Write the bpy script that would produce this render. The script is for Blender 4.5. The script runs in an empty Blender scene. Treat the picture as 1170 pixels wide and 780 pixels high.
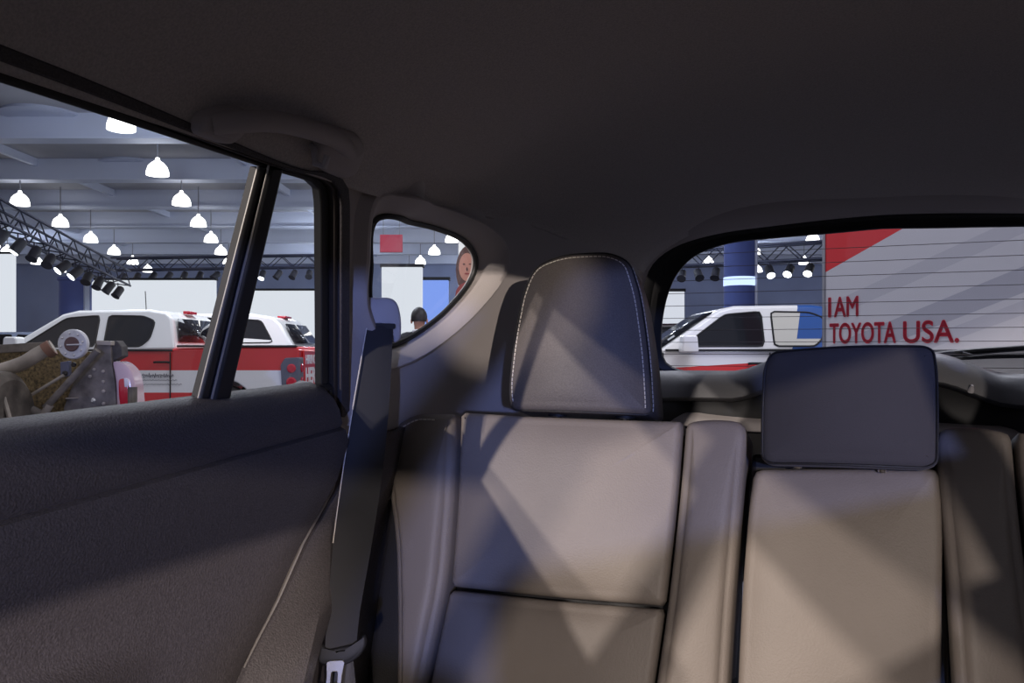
import bpy, bmesh, math, random
from mathutils import Vector, Matrix
random.seed(7)
scene = bpy.context.scene
COL = scene.collection

# ------------------------------------------------------------------ camera
CZ = 1.2                       # eye height above the car's own datum
FPX = 920.0                    # focal length in pixels of a 1170 x 780 frame
YAW = math.radians(22.0)
SN, CS = math.sin(YAW), math.cos(YAW)
cam_data = bpy.data.cameras.new('camera')
cam = bpy.data.objects.new('camera', cam_data)
COL.objects.link(cam)
cam.location = (0, 0, CZ)
cam.rotation_euler = (math.radians(90), 0, YAW)
cam_data.sensor_width = 36
cam_data.lens = FPX * 36 / 1170
cam_data.shift_y = 10 / 1170
cam_data.clip_start = 0.02
scene.camera = cam

# ------------------------------------------------------------------ world + exposure
world = bpy.data.worlds.new('hall_air'); scene.world = world
world.use_nodes = True
bgn = world.node_tree.nodes['Background']
bgn.inputs['Color'].default_value = (0.80, 0.80, 0.95, 1)
bgn.inputs['Strength'].default_value = 0.60
scene.view_settings.view_transform = 'Standard'
scene.view_settings.look = 'None'
scene.view_settings.gamma = 1
scene.view_settings.use_curve_mapping = False
scene.view_settings.exposure = 0.0

def light(name, kind, loc, target, color, energy, size=0.3, cone=None, blend=0.3):
    l = bpy.data.lights.new(name, kind); l.color = color; l.energy = energy
    if kind == 'AREA': l.size = size
    else: l.shadow_soft_size = size
    if kind == 'SPOT':
        l.spot_size = math.radians(cone or 30); l.spot_blend = blend
    o = bpy.data.objects.new(name, l); COL.objects.link(o); o.location = loc
    d = Vector(target) - Vector(loc)
    o.rotation_euler = d.to_track_quat('-Z', 'Y').to_euler()
    return o
# stage spotlights of the hall, unseen, in front of the car; two more added for small patches
def beam(name, target, dirv, dist, color, energy, cone, size=.09, blend=.3):
    d = Vector(dirv).normalized(); p = Vector(target) - d * dist
    return light(name, 'SPOT', p, target, color, energy, size, cone, blend)
WARM = (1.0, 0.87, 0.78)
beam('stage_spotlight_door', (-.35, 1.15, 1.0), (.35, 1, -.36), 11, WARM, 3000, 20)
beam('stage_spotlight_windscreen', (.05, 1.1, .85), (.40, 1, -.31), 12, WARM, 2350, 20)
beam('stage_spotlight_right', (-.05, 1.1, .85), (-.42, 1, -.20), 12, WARM, 2300, 20)
beam('stage_spotlight_blue', (-.3, 1.15, 1.0), (-.45, 1, -.075), 12, (.28, .38, 1.0), 2600, 20)
beam('added_spot_door_panel', (-.64, .50, .88), (-.80, .80, -.30), 12, (1.0, .84, .78), 5000, 3.2, .06, .3)  # added narrow beam, brightens only the lower door panel
beam('added_spot_pillar', (-.585, 1.36, 1.29), (-.52, .86, -.035), 12, WARM, 3600, 1.25, .03, .2)  # added narrow beam, lights just the strip by the quarter window
# broad unseen area lamps, added overhead to brighten the exhibits
light('fill_flood_left', 'AREA', (-9.5, 10.5, 7.2), (-9.5, 10.6, 0), (0.85, 0.9, 1.0), 720, 4)
light('fill_flood_rear', 'AREA', (1, 8.5, 7.2), (1, 8.6, 0), (0.9, 0.92, 1.0), 430, 3)

# ------------------------------------------------------------------ pixel planning helpers (photo frame 1170 x 780)
def ray(u, v):
    a = (u - 585) / FPX; b = (400 - v) / FPX
    return Vector((-SN + a * CS, CS + a * SN, b))
CAM = Vector((0, 0, CZ))
def at(u, v, d): return CAM + ray(u, v) * d
def on_plane(u, v, p0, n):
    r = ray(u, v); p0 = Vector(p0); n = Vector(n)
    return CAM + r * ((p0 - CAM).dot(n) / r.dot(n))
def on_x(u, v, x): return on_plane(u, v, (x, 0, 0), (1, 0, 0))
def on_y(u, v, y): return on_plane(u, v, (0, y, 0), (0, 1, 0))

# ------------------------------------------------------------------ materials
MATS = {}
def mat(name, col, rough=0.6, metal=0.0, bump=0.0, bscale=200.0, vary=0.0, vscale=6.0, emit=None, estr=0.0, spec=0.5, coat=0.0, wave=None, alpha=None, sheen=0.0):
    m = bpy.data.materials.new(name); m.use_nodes = True
    nt = m.node_tree; N = nt.nodes; L = nt.links
    b = N['Principled BSDF']
    b.inputs['Base Color'].default_value = (*col, 1)
    b.inputs['Roughness'].default_value = rough
    b.inputs['Metallic'].default_value = metal
    b.inputs['Specular IOR Level'].default_value = spec
    b.inputs['Coat Weight'].default_value = coat
    b.inputs['Sheen Weight'].default_value = sheen
    if emit:
        b.inputs['Emission Color'].default_value = (*emit, 1)
        b.inputs['Emission Strength'].default_value = estr
    tc = N.new('ShaderNodeTexCoord')
    if vary:
        nz = N.new('ShaderNodeTexNoise'); nz.inputs['Scale'].default_value = vscale; nz.inputs['Detail'].default_value = 5
        L.new(tc.outputs['Object'], nz.inputs['Vector'])
        cr = N.new('ShaderNodeValToRGB')
        cr.color_ramp.elements[0].position = 0.3; cr.color_ramp.elements[1].position = 0.7
        cr.color_ramp.elements[0].color = (*[c * (1 - vary) for c in col], 1)
        cr.color_ramp.elements[1].color = (*[min(1, c * (1 + vary)) for c in col], 1)
        L.new(nz.outputs['Fac'], cr.inputs['Fac']); L.new(cr.outputs['Color'], b.inputs['Base Color'])
    if bump:
        if wave:
            tx = N.new('ShaderNodeTexWave'); tx.inputs['Scale'].default_value = wave; tx.inputs['Distortion'].default_value = 0.4
            tx.bands_direction = 'Z'
        else:
            tx = N.new('ShaderNodeTexNoise'); tx.inputs['Scale'].default_value = bscale; tx.inputs['Detail'].default_value = 3
        L.new(tc.outputs['Object'], tx.inputs['Vector'])
        bp = N.new('ShaderNodeBump'); bp.inputs['Strength'].default_value = bump; bp.inputs['Distance'].default_value = 0.002
        L.new(tx.outputs['Fac'], bp.inputs['Height']); L.new(bp.outputs['Normal'], b.inputs['Normal'])
    MATS[name] = m
    return m

def glass(name, tint, refl=0.06):
    m = bpy.data.materials.new(name); m.use_nodes = True
    nt = m.node_tree; N = nt.nodes; L = nt.links
    N.remove(N['Principled BSDF'])
    tr = N.new('ShaderNodeBsdfTransparent'); tr.inputs['Color'].default_value = (*tint, 1)
    gl = N.new('ShaderNodeBsdfGlossy'); gl.inputs['Roughness'].default_value = 0.01
    lw = N.new('ShaderNodeLayerWeight'); lw.inputs['Blend'].default_value = 0.5
    pw_ = N.new('ShaderNodeMath'); pw_.operation = 'POWER'; pw_.inputs[1].default_value = 5; L.new(lw.outputs['Facing'], pw_.inputs[0])
    fr = N.new('ShaderNodeMath'); fr.operation = 'MULTIPLY_ADD'; fr.inputs[1].default_value = 0.5; fr.inputs[2].default_value = 0.03; L.new(pw_.outputs[0], fr.inputs[0])
    mx = N.new('ShaderNodeMixShader')
    L.new(fr.outputs[0], mx.inputs['Fac']); L.new(tr.outputs['BSDF'], mx.inputs[1]); L.new(gl.outputs['BSDF'], mx.inputs[2])
    L.new(mx.outputs['Shader'], N['Material Output'].inputs['Surface'])
    MATS[name] = m
    return m

def emission(name, col, s):
    return mat(name, (0.0, 0.0, 0.0), 0.8, emit=col, estr=s)

leather = mat('seat_leather', (0.200, 0.172, 0.150), 0.5, bump=0.25, bscale=420, vary=0.05, vscale=9, spec=0.35)
leather_dark = mat('seat_leather_black', (0.016, 0.015, 0.016), 0.55, bump=0.25, bscale=420, spec=0.35)
head_fab = mat('headrest_leather', (0.105, 0.092, 0.087), 0.55, bump=0.3, bscale=420, spec=0.35, vary=.16, vscale=520)
head_fab_dark = mat('centre_headrest_fabric', (0.062, 0.057, 0.060), 0.8, bump=0.4, bscale=700, spec=0.2, sheen=0.1)
thread = mat('pale_thread', (0.62, 0.58, 0.52), 0.7)
liner = mat('headliner_fabric', (0.46, 0.425, 0.40), 0.95, bump=0.35, bscale=650, spec=0.1, vary=0.14, vscale=420)
trim_grey = mat('ash_grey_trim', (0.40, 0.365, 0.35), 0.7, bump=0.2, bscale=500, spec=0.3)
trim_dark = mat('charcoal_trim', (0.056, 0.050, 0.051), 0.6, bump=0.5, bscale=420, spec=0.35, vary=.28, vscale=480)
trim_black = mat('black_trim', (0.012, 0.012, 0.013), 0.6, spec=0.35)
hatch_mat = mat('grey_hatch_plastic', (0.12, 0.12, 0.125), 0.5, bump=0.2, bscale=420)
rubber = mat('black_rubber', (0.010, 0.010, 0.010), 0.55)
brown_rubber = mat('warm_black_channel', (0.035, 0.028, 0.024), 0.5)
bright_edge = mat('bright_edge_trim', (0.45, 0.42, 0.38), 0.35, metal=0.6)
web_mat = mat('belt_webbing', (0.038, 0.038, 0.042), 0.75, bump=0.5, wave=260, spec=0.25)
chrome = mat('chrome', (0.75, 0.73, 0.70), 0.22, metal=1.0)
plastic_light = mat('light_grey_plastic', (0.42, 0.40, 0.41), 0.45)
carpet = mat('car_carpet', (0.03, 0.03, 0.032), 0.95, bump=0.5, bscale=900)
side_glass = glass('side_window_glass', (0.93, 0.95, 0.97))
rear_glass = glass('rear_window_glass', (0.86, 0.87, 0.92))
defrost = mat('defroster_print', (0.05, 0.035, 0.03), 0.6)

# ------------------------------------------------------------------ mesh building
class MB:
    def __init__(s): s.v = []; s.f = []
    def add(s, vs, fs):
        o = len(s.v); s.v += [Vector(p) for p in vs]; s.f += [tuple(i + o for i in f) for f in fs]
    def box(s, a, b):
        x0, y0, z0 = a; x1, y1, z1 = b
        s.add([(x0,y0,z0),(x1,y0,z0),(x1,y1,z0),(x0,y1,z0),(x0,y0,z1),(x1,y0,z1),(x1,y1,z1),(x0,y1,z1)],
              [(0,3,2,1),(4,5,6,7),(0,1,5,4),(1,2,6,5),(2,3,7,6),(3,0,4,7)])
        return s
    def tube(s, path, r, n=8, cap=True):
        path = [Vector(p) for p in path]; k = len(path)
        rr = r if isinstance(r, (list, tuple)) else [r] * k
        up = None; vs = []
        for i, p in enumerate(path):
            t = (path[min(i+1, k-1)] - path[max(i-1, 0)])
            if t.length < 1e-9: t = Vector((0,0,1))
            t.normalize()
            if up is None: up = Vector((0,0,1)) if abs(t.z) < .9 else Vector((1,0,0))
            a = (up - t * up.dot(t)).normalized(); b = t.cross(a); up = a
            for j in range(n):
                q = 2 * math.pi * j / n
                vs.append(p + (a * math.cos(q) + b * math.sin(q)) * rr[i])
        fs = [(i*n+j, i*n+(j+1)%n, (i+1)*n+(j+1)%n, (i+1)*n+j) for i in range(k-1) for j in range(n)]
        if cap: fs += [tuple(reversed(range(n))), tuple(range((k-1)*n, k*n))]
        s.add(vs, fs); return s
    def grid(s, rows, close=False):
        m = len(rows); n = len(rows[0])
        fs = []
        for i in range(m-1):
            for j in range(n if close else n-1):
                fs.append((i*n+j, i*n+(j+1)%n, (i+1)*n+(j+1)%n, (i+1)*n+j))
        s.add([p for r in rows for p in r], fs); return s
    def cap(s, ring, flip=False):
        n = len(ring); idx = list(range(n))
        s.add(ring, [tuple(reversed(idx)) if flip else tuple(idx)]); return s
    def lathe(s, prof, n=16, axis=None, origin=(0,0,0)):
        # prof: (radius, height); axis = local frame matrix columns (x,y,z)
        o = Vector(origin)
        ax = axis or (Vector((1,0,0)), Vector((0,1,0)), Vector((0,0,1)))
        rows = []
        for r, h in prof:
            rows.append([o + ax[0]*(r*math.cos(2*math.pi*j/n)) + ax[1]*(r*math.sin(2*math.pi*j/n)) + ax[2]*h for j in range(n)])
        s.grid(rows, True)
        s.cap(rows[0], True); s.cap(rows[-1])
        return s
    def prism(s, poly, fn, h0, h1):
        # poly: 2D points; fn(p, q, h) -> 3D
        n = len(poly)
        A = [fn(p[0], p[1], h0) for p in poly]; B = [fn(p[0], p[1], h1) for p in poly]
        s.add(A + B, [tuple(reversed(range(n))), tuple(range(n, 2*n))] + [(i, (i+1)%n, n+(i+1)%n, n+i) for i in range(n)])
        return s
    def build(s, name, m, parent=None, smooth=True, bevel=0, solid=0, sub=0, mirror=False, autosmooth=40, seg=2, off=-1, merge=False):
        me = bpy.data.meshes.new(name)
        if mirror:
            vs = [(-p.x, p.y, p.z) for p in s.v]; fs = [tuple(reversed(f)) for f in s.f]
        else:
            vs = [tuple(p) for p in s.v]; fs = s.f
        me.from_pydata(vs, [], fs)
        me.validate(); me.update()
        if merge:
            bm = bmesh.new(); bm.from_mesh(me)
            bmesh.ops.remove_doubles(bm, verts=bm.verts, dist=1e-5)
            bmesh.ops.recalc_face_normals(bm, faces=bm.faces)
            bm.to_mesh(me); bm.free()
        o = bpy.data.objects.new(name, me); COL.objects.link(o)
        if m: me.materials.append(m)
        if parent: o.parent = parent
        if smooth:
            me.polygons.foreach_set('use_smooth', [True] * len(me.polygons))
            try: me.set_sharp_from_angle(angle=math.radians(autosmooth))
            except Exception: pass
        if solid:
            md = o.modifiers.new('thickness', 'SOLIDIFY'); md.thickness = solid; md.offset = off
        if bevel:
            md = o.modifiers.new('bevel', 'BEVEL'); md.width = bevel; md.segments = seg; md.limit_method = 'ANGLE'; md.harden_normals = False
        if sub:
            md = o.modifiers.new('sub', 'SUBSURF'); md.levels = sub; md.render_levels = sub
        return o

def tag(o, label=None, cat=None, group=None, kind=None):
    if label: o['label'] = label
    if cat: o['category'] = cat
    if group: o['group'] = group
    if kind: o['kind'] = kind
    return o
def empty(name, loc=(0,0,0), rz=0.0):
    o = bpy.data.objects.new(name, None); COL.objects.link(o)
    o.location = loc; o.rotation_euler = (0, 0, rz); o.empty_display_size = 0.1
    return o
def copy_tree(o, parent=None):
    c = o.copy(); COL.objects.link(c); c.parent = parent
    for ch in [x for x in bpy.data.objects if x.parent == o]: copy_tree(ch, c)
    return c
def text_mesh(name, body, size, m, parent, mtx, extrude=0.002, xs=1.0, offset=0.0, spacing=1.0):
    cu = bpy.data.curves.new(name, 'FONT'); cu.body = body; cu.size = size; cu.extrude = extrude; cu.offset = offset
    cu.space_character = spacing
    t = bpy.data.objects.new(name, cu); COL.objects.link(t)
    dg = bpy.context.evaluated_depsgraph_get(); dg.update()
    me = bpy.data.meshes.new_from_object(t.evaluated_get(dg))
    bpy.data.objects.remove(t)
    me.transform(mtx @ Matrix.Diagonal((xs, 1, 1, 1)))
    o = bpy.data.objects.new(name, me); COL.objects.link(o); me.materials.clear(); me.materials.append(m)
    o.parent = parent
    return o

def smoothstep(t): t = max(0, min(1, t)); return t * t * (3 - 2 * t)
def lerp(a, b, t): return a + (b - a) * t
def interp(tbl, x):
    if x <= tbl[0][0]: return tbl[0][1]
    for (a, p), (b, q) in zip(tbl, tbl[1:]):
        if x <= b: return lerp(p, q, (x - a) / (b - a))
    return tbl[-1][1]
def catmull(pts, n=8, closed=False):
    pts = [Vector(p) for p in pts]; k = len(pts); out = []
    for i in range(k if closed else k - 1):
        p0 = pts[(i-1) % k] if closed or i > 0 else pts[0]
        p1 = pts[i]; p2 = pts[(i+1) % k]
        p3 = pts[(i+2) % k] if closed or i + 2 < k else pts[-1]
        for j in range(n):
            t = j / n
            out.append(0.5 * ((2*p1) + (p2-p0)*t + (2*p0-5*p1+4*p2-p3)*t*t + (3*p1-p0-3*p2+p3)*t**3))
    if not closed: out.append(pts[-1])
    return out
def resample(pts, n, closed=True):
    P = [Vector(p) for p in pts]
    if closed: P = P + [P[0]]
    L = [0]
    for a, b in zip(P, P[1:]): L.append(L[-1] + (b - a).length)
    out = []; k = 0; m = n if closed else n - 1
    for i in range(n):
        s = L[-1] * i / m
        while k < len(P) - 2 and L[k+1] < s: k += 1
        seg = max(1e-9, L[k+1] - L[k])
        out.append(P[k].lerp(P[k+1], min(1, (s - L[k]) / seg)))
    return out
def rounded(poly, r, seg=6):
    # polygon with rounded corners; r: radius or list
    n = len(poly); out = []
    rs = r if isinstance(r, (list, tuple)) else [r] * n
    P = [Vector(p).to_2d() for p in poly]
    for i in range(n):
        p = P[i]; a = P[i-1] - p; b = P[(i+1) % n] - p
        rr = min(rs[i], a.length * .49, b.length * .49)
        if rr <= 1e-6: out.append(p); continue
        A = p + a.normalized() * rr; B = p + b.normalized() * rr
        for k in range(seg + 1):
            t = k / seg
            out.append(A * (1-t)**2 + p * 2*t*(1-t) + B * t*t)
    return out
def ccw(poly):
    s = sum(poly[i-1].x * poly[i].y - poly[i].x * poly[i-1].y for i in range(len(poly)))
    return poly if s > 0 else list(reversed(poly))
def inset(pts, d):
    n = len(pts); out = []
    for i in range(n):
        t = (pts[(i+1) % n] - pts[i-1]);
        if t.length < 1e-9: out.append(pts[i].copy()); continue
        t.normalize(); out.append(pts[i] + Vector((-t.y, t.x)) * d)
    return out
def puffy(outline, fn, depth, roll, crown, N=96, M=8, pw=2.4, back=None):
    """a cushion: closed 2D outline (s,t), fn(s,t,h)->3D with h towards the viewer"""
    P = ccw(resample([Vector((p[0], p[1])) for p in outline], N))
    mb = MB(); rows = []
    mp = lambda pts, h: [fn(p.x, p.y, h) for p in pts]
    rows.append(mp(inset(P, roll * .6), -depth)); rows.append(mp(P, -depth + roll * .6))
    for k in range(6):
        a = k / 5 * math.pi / 2
        rows.append(mp(inset(P, roll * (1 - math.cos(a))), -roll + roll * math.sin(a)))
    Q = inset(P, roll); c = sum(Q, Vector((0, 0))) / N
    edge = list(rows[-1])
    hx = max(abs(q.x - c.x) for q in Q); hy = max(abs(q.y - c.y) for q in Q)
    for f in [.97, .93, .87] + [.87 - .80 * j / M for j in range(1, M)]:
        ring = [c + (q - c) * f for q in Q]
        rows.append([fn(p.x, p.y, crown * (1 - f ** 8) * (1 - .75 * ((p.x - c.x) / hx) ** 2) * (1 - .6 * ((p.y - c.y) / hy) ** 2)) for p in ring])
    mb.grid(rows, True)
    mb.cap(rows[0], True)
    mb.cap(rows[-1])
    mb.edge = edge; mb.P = P
    return mb
def stitches(path, step=0.008, length=0.0052, r=0.0011, normal=None):
    mb = MB(); path = [Vector(p) for p in path]
    L = sum((b - a).length for a, b in zip(path, path[1:]))
    n = int(L / step)
    pts = resample(path, n * 4 + 1, False)
    for i in range(n):
        a = pts[i*4]; b = pts[min(len(pts)-1, i*4 + 3)]
        mb.tube([a, b], r, 5)
    return mb

# ================================================================== CAR: THE ROOM
YR = 2.05
# ---- headliner
def edge_z(y): return interp([(-1.0, 1.42), (0.0, 1.405), (0.95, 1.405), (1.2, 1.43), (1.5, 1.445), (2.05, 1.40)], y)
def crown_z(y): return interp([(-1.0, 1.53), (-0.4, 1.575), (0.4, 1.595), (1.2, 1.59), (1.7, 1.565), (2.05, 1.535)], y)
def half_w(y): return interp([(-1.0, 0.565), (0.0, 0.572), (0.95, 0.572), (1.2, .585), (1.4, 0.575), (2.05, 0.46)], y)
def roof_pt(q, y):
    w = half_w(y); e = edge_z(y); c = crown_z(y)
    xx = q * w + (max(0, q) ** 1.5) * .24 * smoothstep((y - 1.3) / .7)
    return Vector((xx, y, e + (c - e) * (1 - abs(q) ** 3.0) ** 0.75))
rows = []
for i in range(49):
    y = -1.0 + (YR + 1.0) * i / 48
    rows.append([roof_pt(math.sin((j / 40 - .5) * math.pi), y) for j in range(41)])
mb = MB(); mb.grid(rows)
headliner = mb.build('ceiling', liner, solid=0.03, off=1)
tag(headliner, 'dark grey woven fabric headliner curving over the rear seats', 'ceiling', kind='structure')

# ---- side trim around the quarter window (wall_left / wall_right)
def side_x(y, z):
    x = -0.668 + 0.30 * max(0, z - 1.13) + .020 * math.exp(-((y - 1.025) / .05) ** 2)
    if y > 1.3:
        t = smoothstep((y - 1.3) / 0.8); x = lerp(x, -0.50 + 0.18 * max(0, z - 1.2), t)
    return x
def on_side(u, v):
    r = ray(u, v); lo, hi = 0.3, 4.0
    f = lambda d: (CAM + r*d).x - side_x((CAM + r*d).y, (CAM + r*d).z)
    for _ in range(60):
        mid = (lo + hi) / 2
        if f(mid) > 0: lo = mid
        else: hi = mid
    return CAM + r * lo
qpix = [(441, 300), (442, 262), (454, 246), (478, 249), (512, 259), (545, 274), (558, 295), (551, 322), (525, 354), (494, 379), (465, 394), (446, 395), (441, 350)]
qwin = [on_side(u, v) for u, v in qpix]
qloop = resample(catmull([(p.y, p.z, 0) for p in qwin], 12, True), 240)
qc = sum((Vector((p.x, p.y)) for p in qloop), Vector((0, 0))) / 240
outer_poly = [(0.945, 0.96), (0.945, 1.13), (0.912, 1.25), (0.87, 1.37), (0.85, 1.46), (1.10, 1.47), (1.5, 1.475), (1.9, 1.46), (2.06, 1.38), (2.16, 1.20), (2.2, 1.05), (2.2, 0.96)]
def side_panel(name, mirror):
    O = resample([Vector((a, b, 0)) for a, b in outer_poly], 1200)
    rows = [];
    ring0 = []; 
    # match outer points to inner by angle
    def ang(p): return math.atan2(p.y - qc.y, (p.x - qc.x))
    inner = [Vector((p.x, p.y)) for p in qloop]
    outer = []
    for p in inner:
        a = math.atan2(p.y - qc.y, p.x - qc.x)
        best = min(O, key=lambda o: abs((math.atan2(o.y - qc.y, o.x - qc.x) - a + math.pi) % (2*math.pi) - math.pi))
        outer.append(Vector((best.x, best.y)))
    # snap nearest outer samples to the polygon's corners
    for cpt in outer_poly:
        cv = Vector(cpt); k = min(range(240), key=lambda i: (outer[i] - cv).length); outer[k] = cv
    X = lambda p, off: Vector((side_x(p.x, p.y) + off, p.x, p.y))
    cen = qc
    grow = lambda k: [cen + (p - cen) * k for p in inner]
    for off, g in ((-.034, 1.0), (-.026, 1.02), (-.016, 1.07), (-.004, 1.14), (.008, 1.22), (.012, 1.26), (.011, 1.29), (.002, 1.32), (-.004, 1.36)):
        rows.append([X(p, off) for p in grow(g)])
    base = grow(1.36)
    for k in range(1, 25):
        t = k / 24
        rows.append([X(b.lerp(o, t), -0.004 * (1 - t)) for b, o in zip(base, outer)])
    mb = MB(); mb.grid(rows, True)
    o = mb.build(name, trim_grey, solid=0.012, off=1 if not mirror else 1, mirror=mirror, merge=True)
    return o
wl = side_panel('wall_left', False); wr = side_panel('wall_right', True)
tag(wl, 'grey plastic pillar trim around the small quarter window beside the shoulder belt', 'wall', kind='structure')
tag(wr, 'grey plastic pillar trim on the far side of the cabin', 'wall', kind='structure')
def quarter_window(name, mirror):
    mb = MB(); mb.cap([Vector((side_x(p.x, p.y) - 0.032, p.x, p.y)) for p in qloop])
    g = mb.build(name, side_glass, mirror=mirror, smooth=False)
    pts = [Vector((side_x(p.x, p.y) - 0.026, p.x, p.y)) for p in qloop]
    cpt = sum(pts, Vector()) / len(pts)
    pts = [cpt + (p - cpt) * 1.0 for p in pts]
    MB().tube(pts + [pts[0]], 0.005, 8, False).build('window_seal', rubber, g, mirror=mirror)
    return tag(g, None, None, kind='structure')
q1 = quarter_window('window_2', False); tag(q1, 'small pointed quarter window behind the shoulder belt', 'window')
q2 = quarter_window('window_4', True); tag(q2, 'small pointed quarter window on the opposite side wall', 'window')

# ---- rear hatch: rings around the rear window
GP0, GN = Vector((0, 2.26, 1.15)), Vector((0, 1, 0.45))
def hatch_loop(pix, shift):
    return [on_plane(u, v, GP0 + Vector((0, -shift, 0)), GN) for u, v in pix]
# left half pixel traces: glass edge, black band outer, lip outer
Lg = [(1003, 428), (905, 428), (860, 427), (824, 427), (790, 425), (766, 418), (757, 405), (756, 380), (759, 355), (765, 332), (776, 310), (797, 291), (835, 278), (890, 272), (950, 267), (1003, 262)]
Lb = [(1003, 438), (905, 438), (860, 437), (815, 437), (776, 433), (750, 424), (738, 405), (733, 375), (734, 345), (738, 318), (750, 297), (778, 279), (826, 266), (885, 258), (945, 251), (1000, 246)]
Ll = [(1003, 470), (905, 470), (855, 468), (800, 462), (765, 452), (735, 438), (718, 410), (712, 375), (714, 340), (721, 306), (738, 285), (772, 268), (822, 257), (883, 248), (945, 240), (995, 234)]
g3 = hatch_loop(Lg, 0); b3 = hatch_loop(Lb, 0.035); l3 = hatch_loop(Ll, 0.09)
XC = 0.10
def full(loop, n=64):
    half = resample(catmull(loop, 6), n, False)
    half[0].x = XC; half[-1].x = XC
    return half + [Vector((2 * XC - p.x, p.y, p.z)) for p in reversed(half[1:-1])]
gl, bl, ll = full(g3), full(b3), full(l3)
hatch = empty('wall_rear'); tag(hatch, 'rear hatch trim framing the back window', 'wall', kind='structure')
# body behind lip joined to the headliner's end and the D pillars
outer_ring = []
for p in ll:
    c = Vector((XC, p.y, 1.25)); q = p + (p - c) * 0.20
    outer_ring.append(Vector((q.x, p.y - 0.10, q.z)))
mbx = MB(); mbx.grid([outer_ring, [a.lerp(b, .5) + Vector((0, -.012, 0)) for a, b in zip(outer_ring, ll)], ll, [a.lerp(b, .5) + Vector((0, .012, 0)) for a, b in zip(ll, bl)], bl], True)
mbx.build('hatch_lip', trim_grey, hatch, solid=0.006, off=1, merge=True)
mbx = MB(); mbx.grid([bl, [a.lerp(b, .3) + Vector((0, .02, 0)) for a, b in zip(bl, gl)], gl], True)
mbx.build('black_glass_border', trim_black, hatch, solid=0.004, off=1, merge=True)
outer2 = [Vector((0,0,1.2)) + Vector((XC + (p.x-XC)*1.5, p.y+.03, (p.z-1.2)*1.35)) for p in gl]
MB().grid([gl, outer2], True).build('tailgate_shell', trim_black, hatch, solid=0.01, merge=True)
# lower hatch trim, raised over the wiper motor in the middle
def hump(x): return 0.050 * (1 - smoothstep((abs(x - 0.06) - 0.15) / 0.17)) 
rows = []
for i in range(41):
    x = -0.56 + 1.22 * i / 40
    zt = 1.135 + hump(x)
    e = 1 - 0.10 * smoothstep((abs(x) - .35) / .2)
    rows.append([Vector((x, 2.255*e, zt - .004)), Vector((x, 2.235*e, zt)), Vector((x, 2.20*e, zt - .010)), Vector((x, 2.175*e, zt - .035)), Vector((x, 2.165*e, zt - .056)), Vector((x, 2.175*e, zt - .062))])
MB().grid(rows).build('hatch_panel', hatch_mat, hatch, solid=0.01, off=1)
rows = []
for i in range(41):
    x = -0.56 + 1.22 * i / 40; zt = 1.135 + hump(x); e = 1 - 0.10 * smoothstep((abs(x) - .35) / .2)
    rows.append([Vector((x, 2.185*e, zt - .05)), Vector((x, 2.18*e, 1.03)), Vector((x, 2.17*e, 0.6))])
MB().grid(rows).build('lower_hatch_panel', trim_black, hatch, solid=0.01, off=1)
MB().tube([on_plane(1109, 447, (0, 2.16, 0), (0, 1, 0)), on_plane(1111, 440, (0, 2.15, 0), (0, 1, 0))], [0.008, 0.003], 10).build('trim_clip', plastic_light, hatch)
# glass
rw = MB().cap([p + Vector((0, 0.003, 0)) for p in [q * 1.0 for q in gl]]).build('window_3', rear_glass, smooth=False)
tag(rw, 'wide rear window with thin dark heating lines', 'window', kind='structure')
zg0, zg1 = min(p.z for p in gl), max(p.z for p in gl)
def glass_y(z): return GP0.y - GN.z * (z - GP0.z)
def glass_half(z):
    best = 0
    for a, b in zip(gl, gl[1:] + gl[:1]):
        if (a.z - z) * (b.z - z) <= 0 and abs(a.z - b.z) > 1e-9:
            t = (z - a.z) / (b.z - a.z); best = max(best, lerp(a.x, b.x, t))
    return best
z = zg0 + 0.022
while z < zg1 - 0.01:
    h = glass_half(z)
    MB().tube([Vector((2 * XC - h, glass_y(z) - .001, z)), Vector((h, glass_y(z) - .001, z))], 0.0008, 5).build('heating_line', defrost, rw)
    z += 0.0325
# wiper outside the glass
wip = empty('rear_wiper', (0.02, 2.30, 1.15)); tag(wip, 'black rear wiper arm and blade resting on the back window', 'wiper')
def wl_(u, v, y=2.29): return on_y(u, v, y) - Vector(wip.location)
MB().tube([wl_(1035, 412), wl_(1082, 405), wl_(1120, 401), wl_(1175, 397), wl_(1230, 396)], [.012, .010, .008, .007, .005], 8).build('arm', rubber, wip)
MB().tube([wl_(1085, 410, 2.27), wl_(1130, 407, 2.27), wl_(1180, 406, 2.27), wl_(1290, 408, 2.27)], [.004, .006, .006, .004], 6).build('blade', trim_black, wip)
MB().tube([wl_(1100, 403, 2.28), wl_(1120, 409, 2.27)], .004, 6).build('linkage', hatch_mat, wip)
MB().lathe([(.022, 0), (.022, .02), (.012, .03)], 14, (Vector((1,0,0)), Vector((0,0,1)), Vector((0,1,0))), wl_(1035, 412)).build('pivot_cap', rubber, wip)

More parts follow.
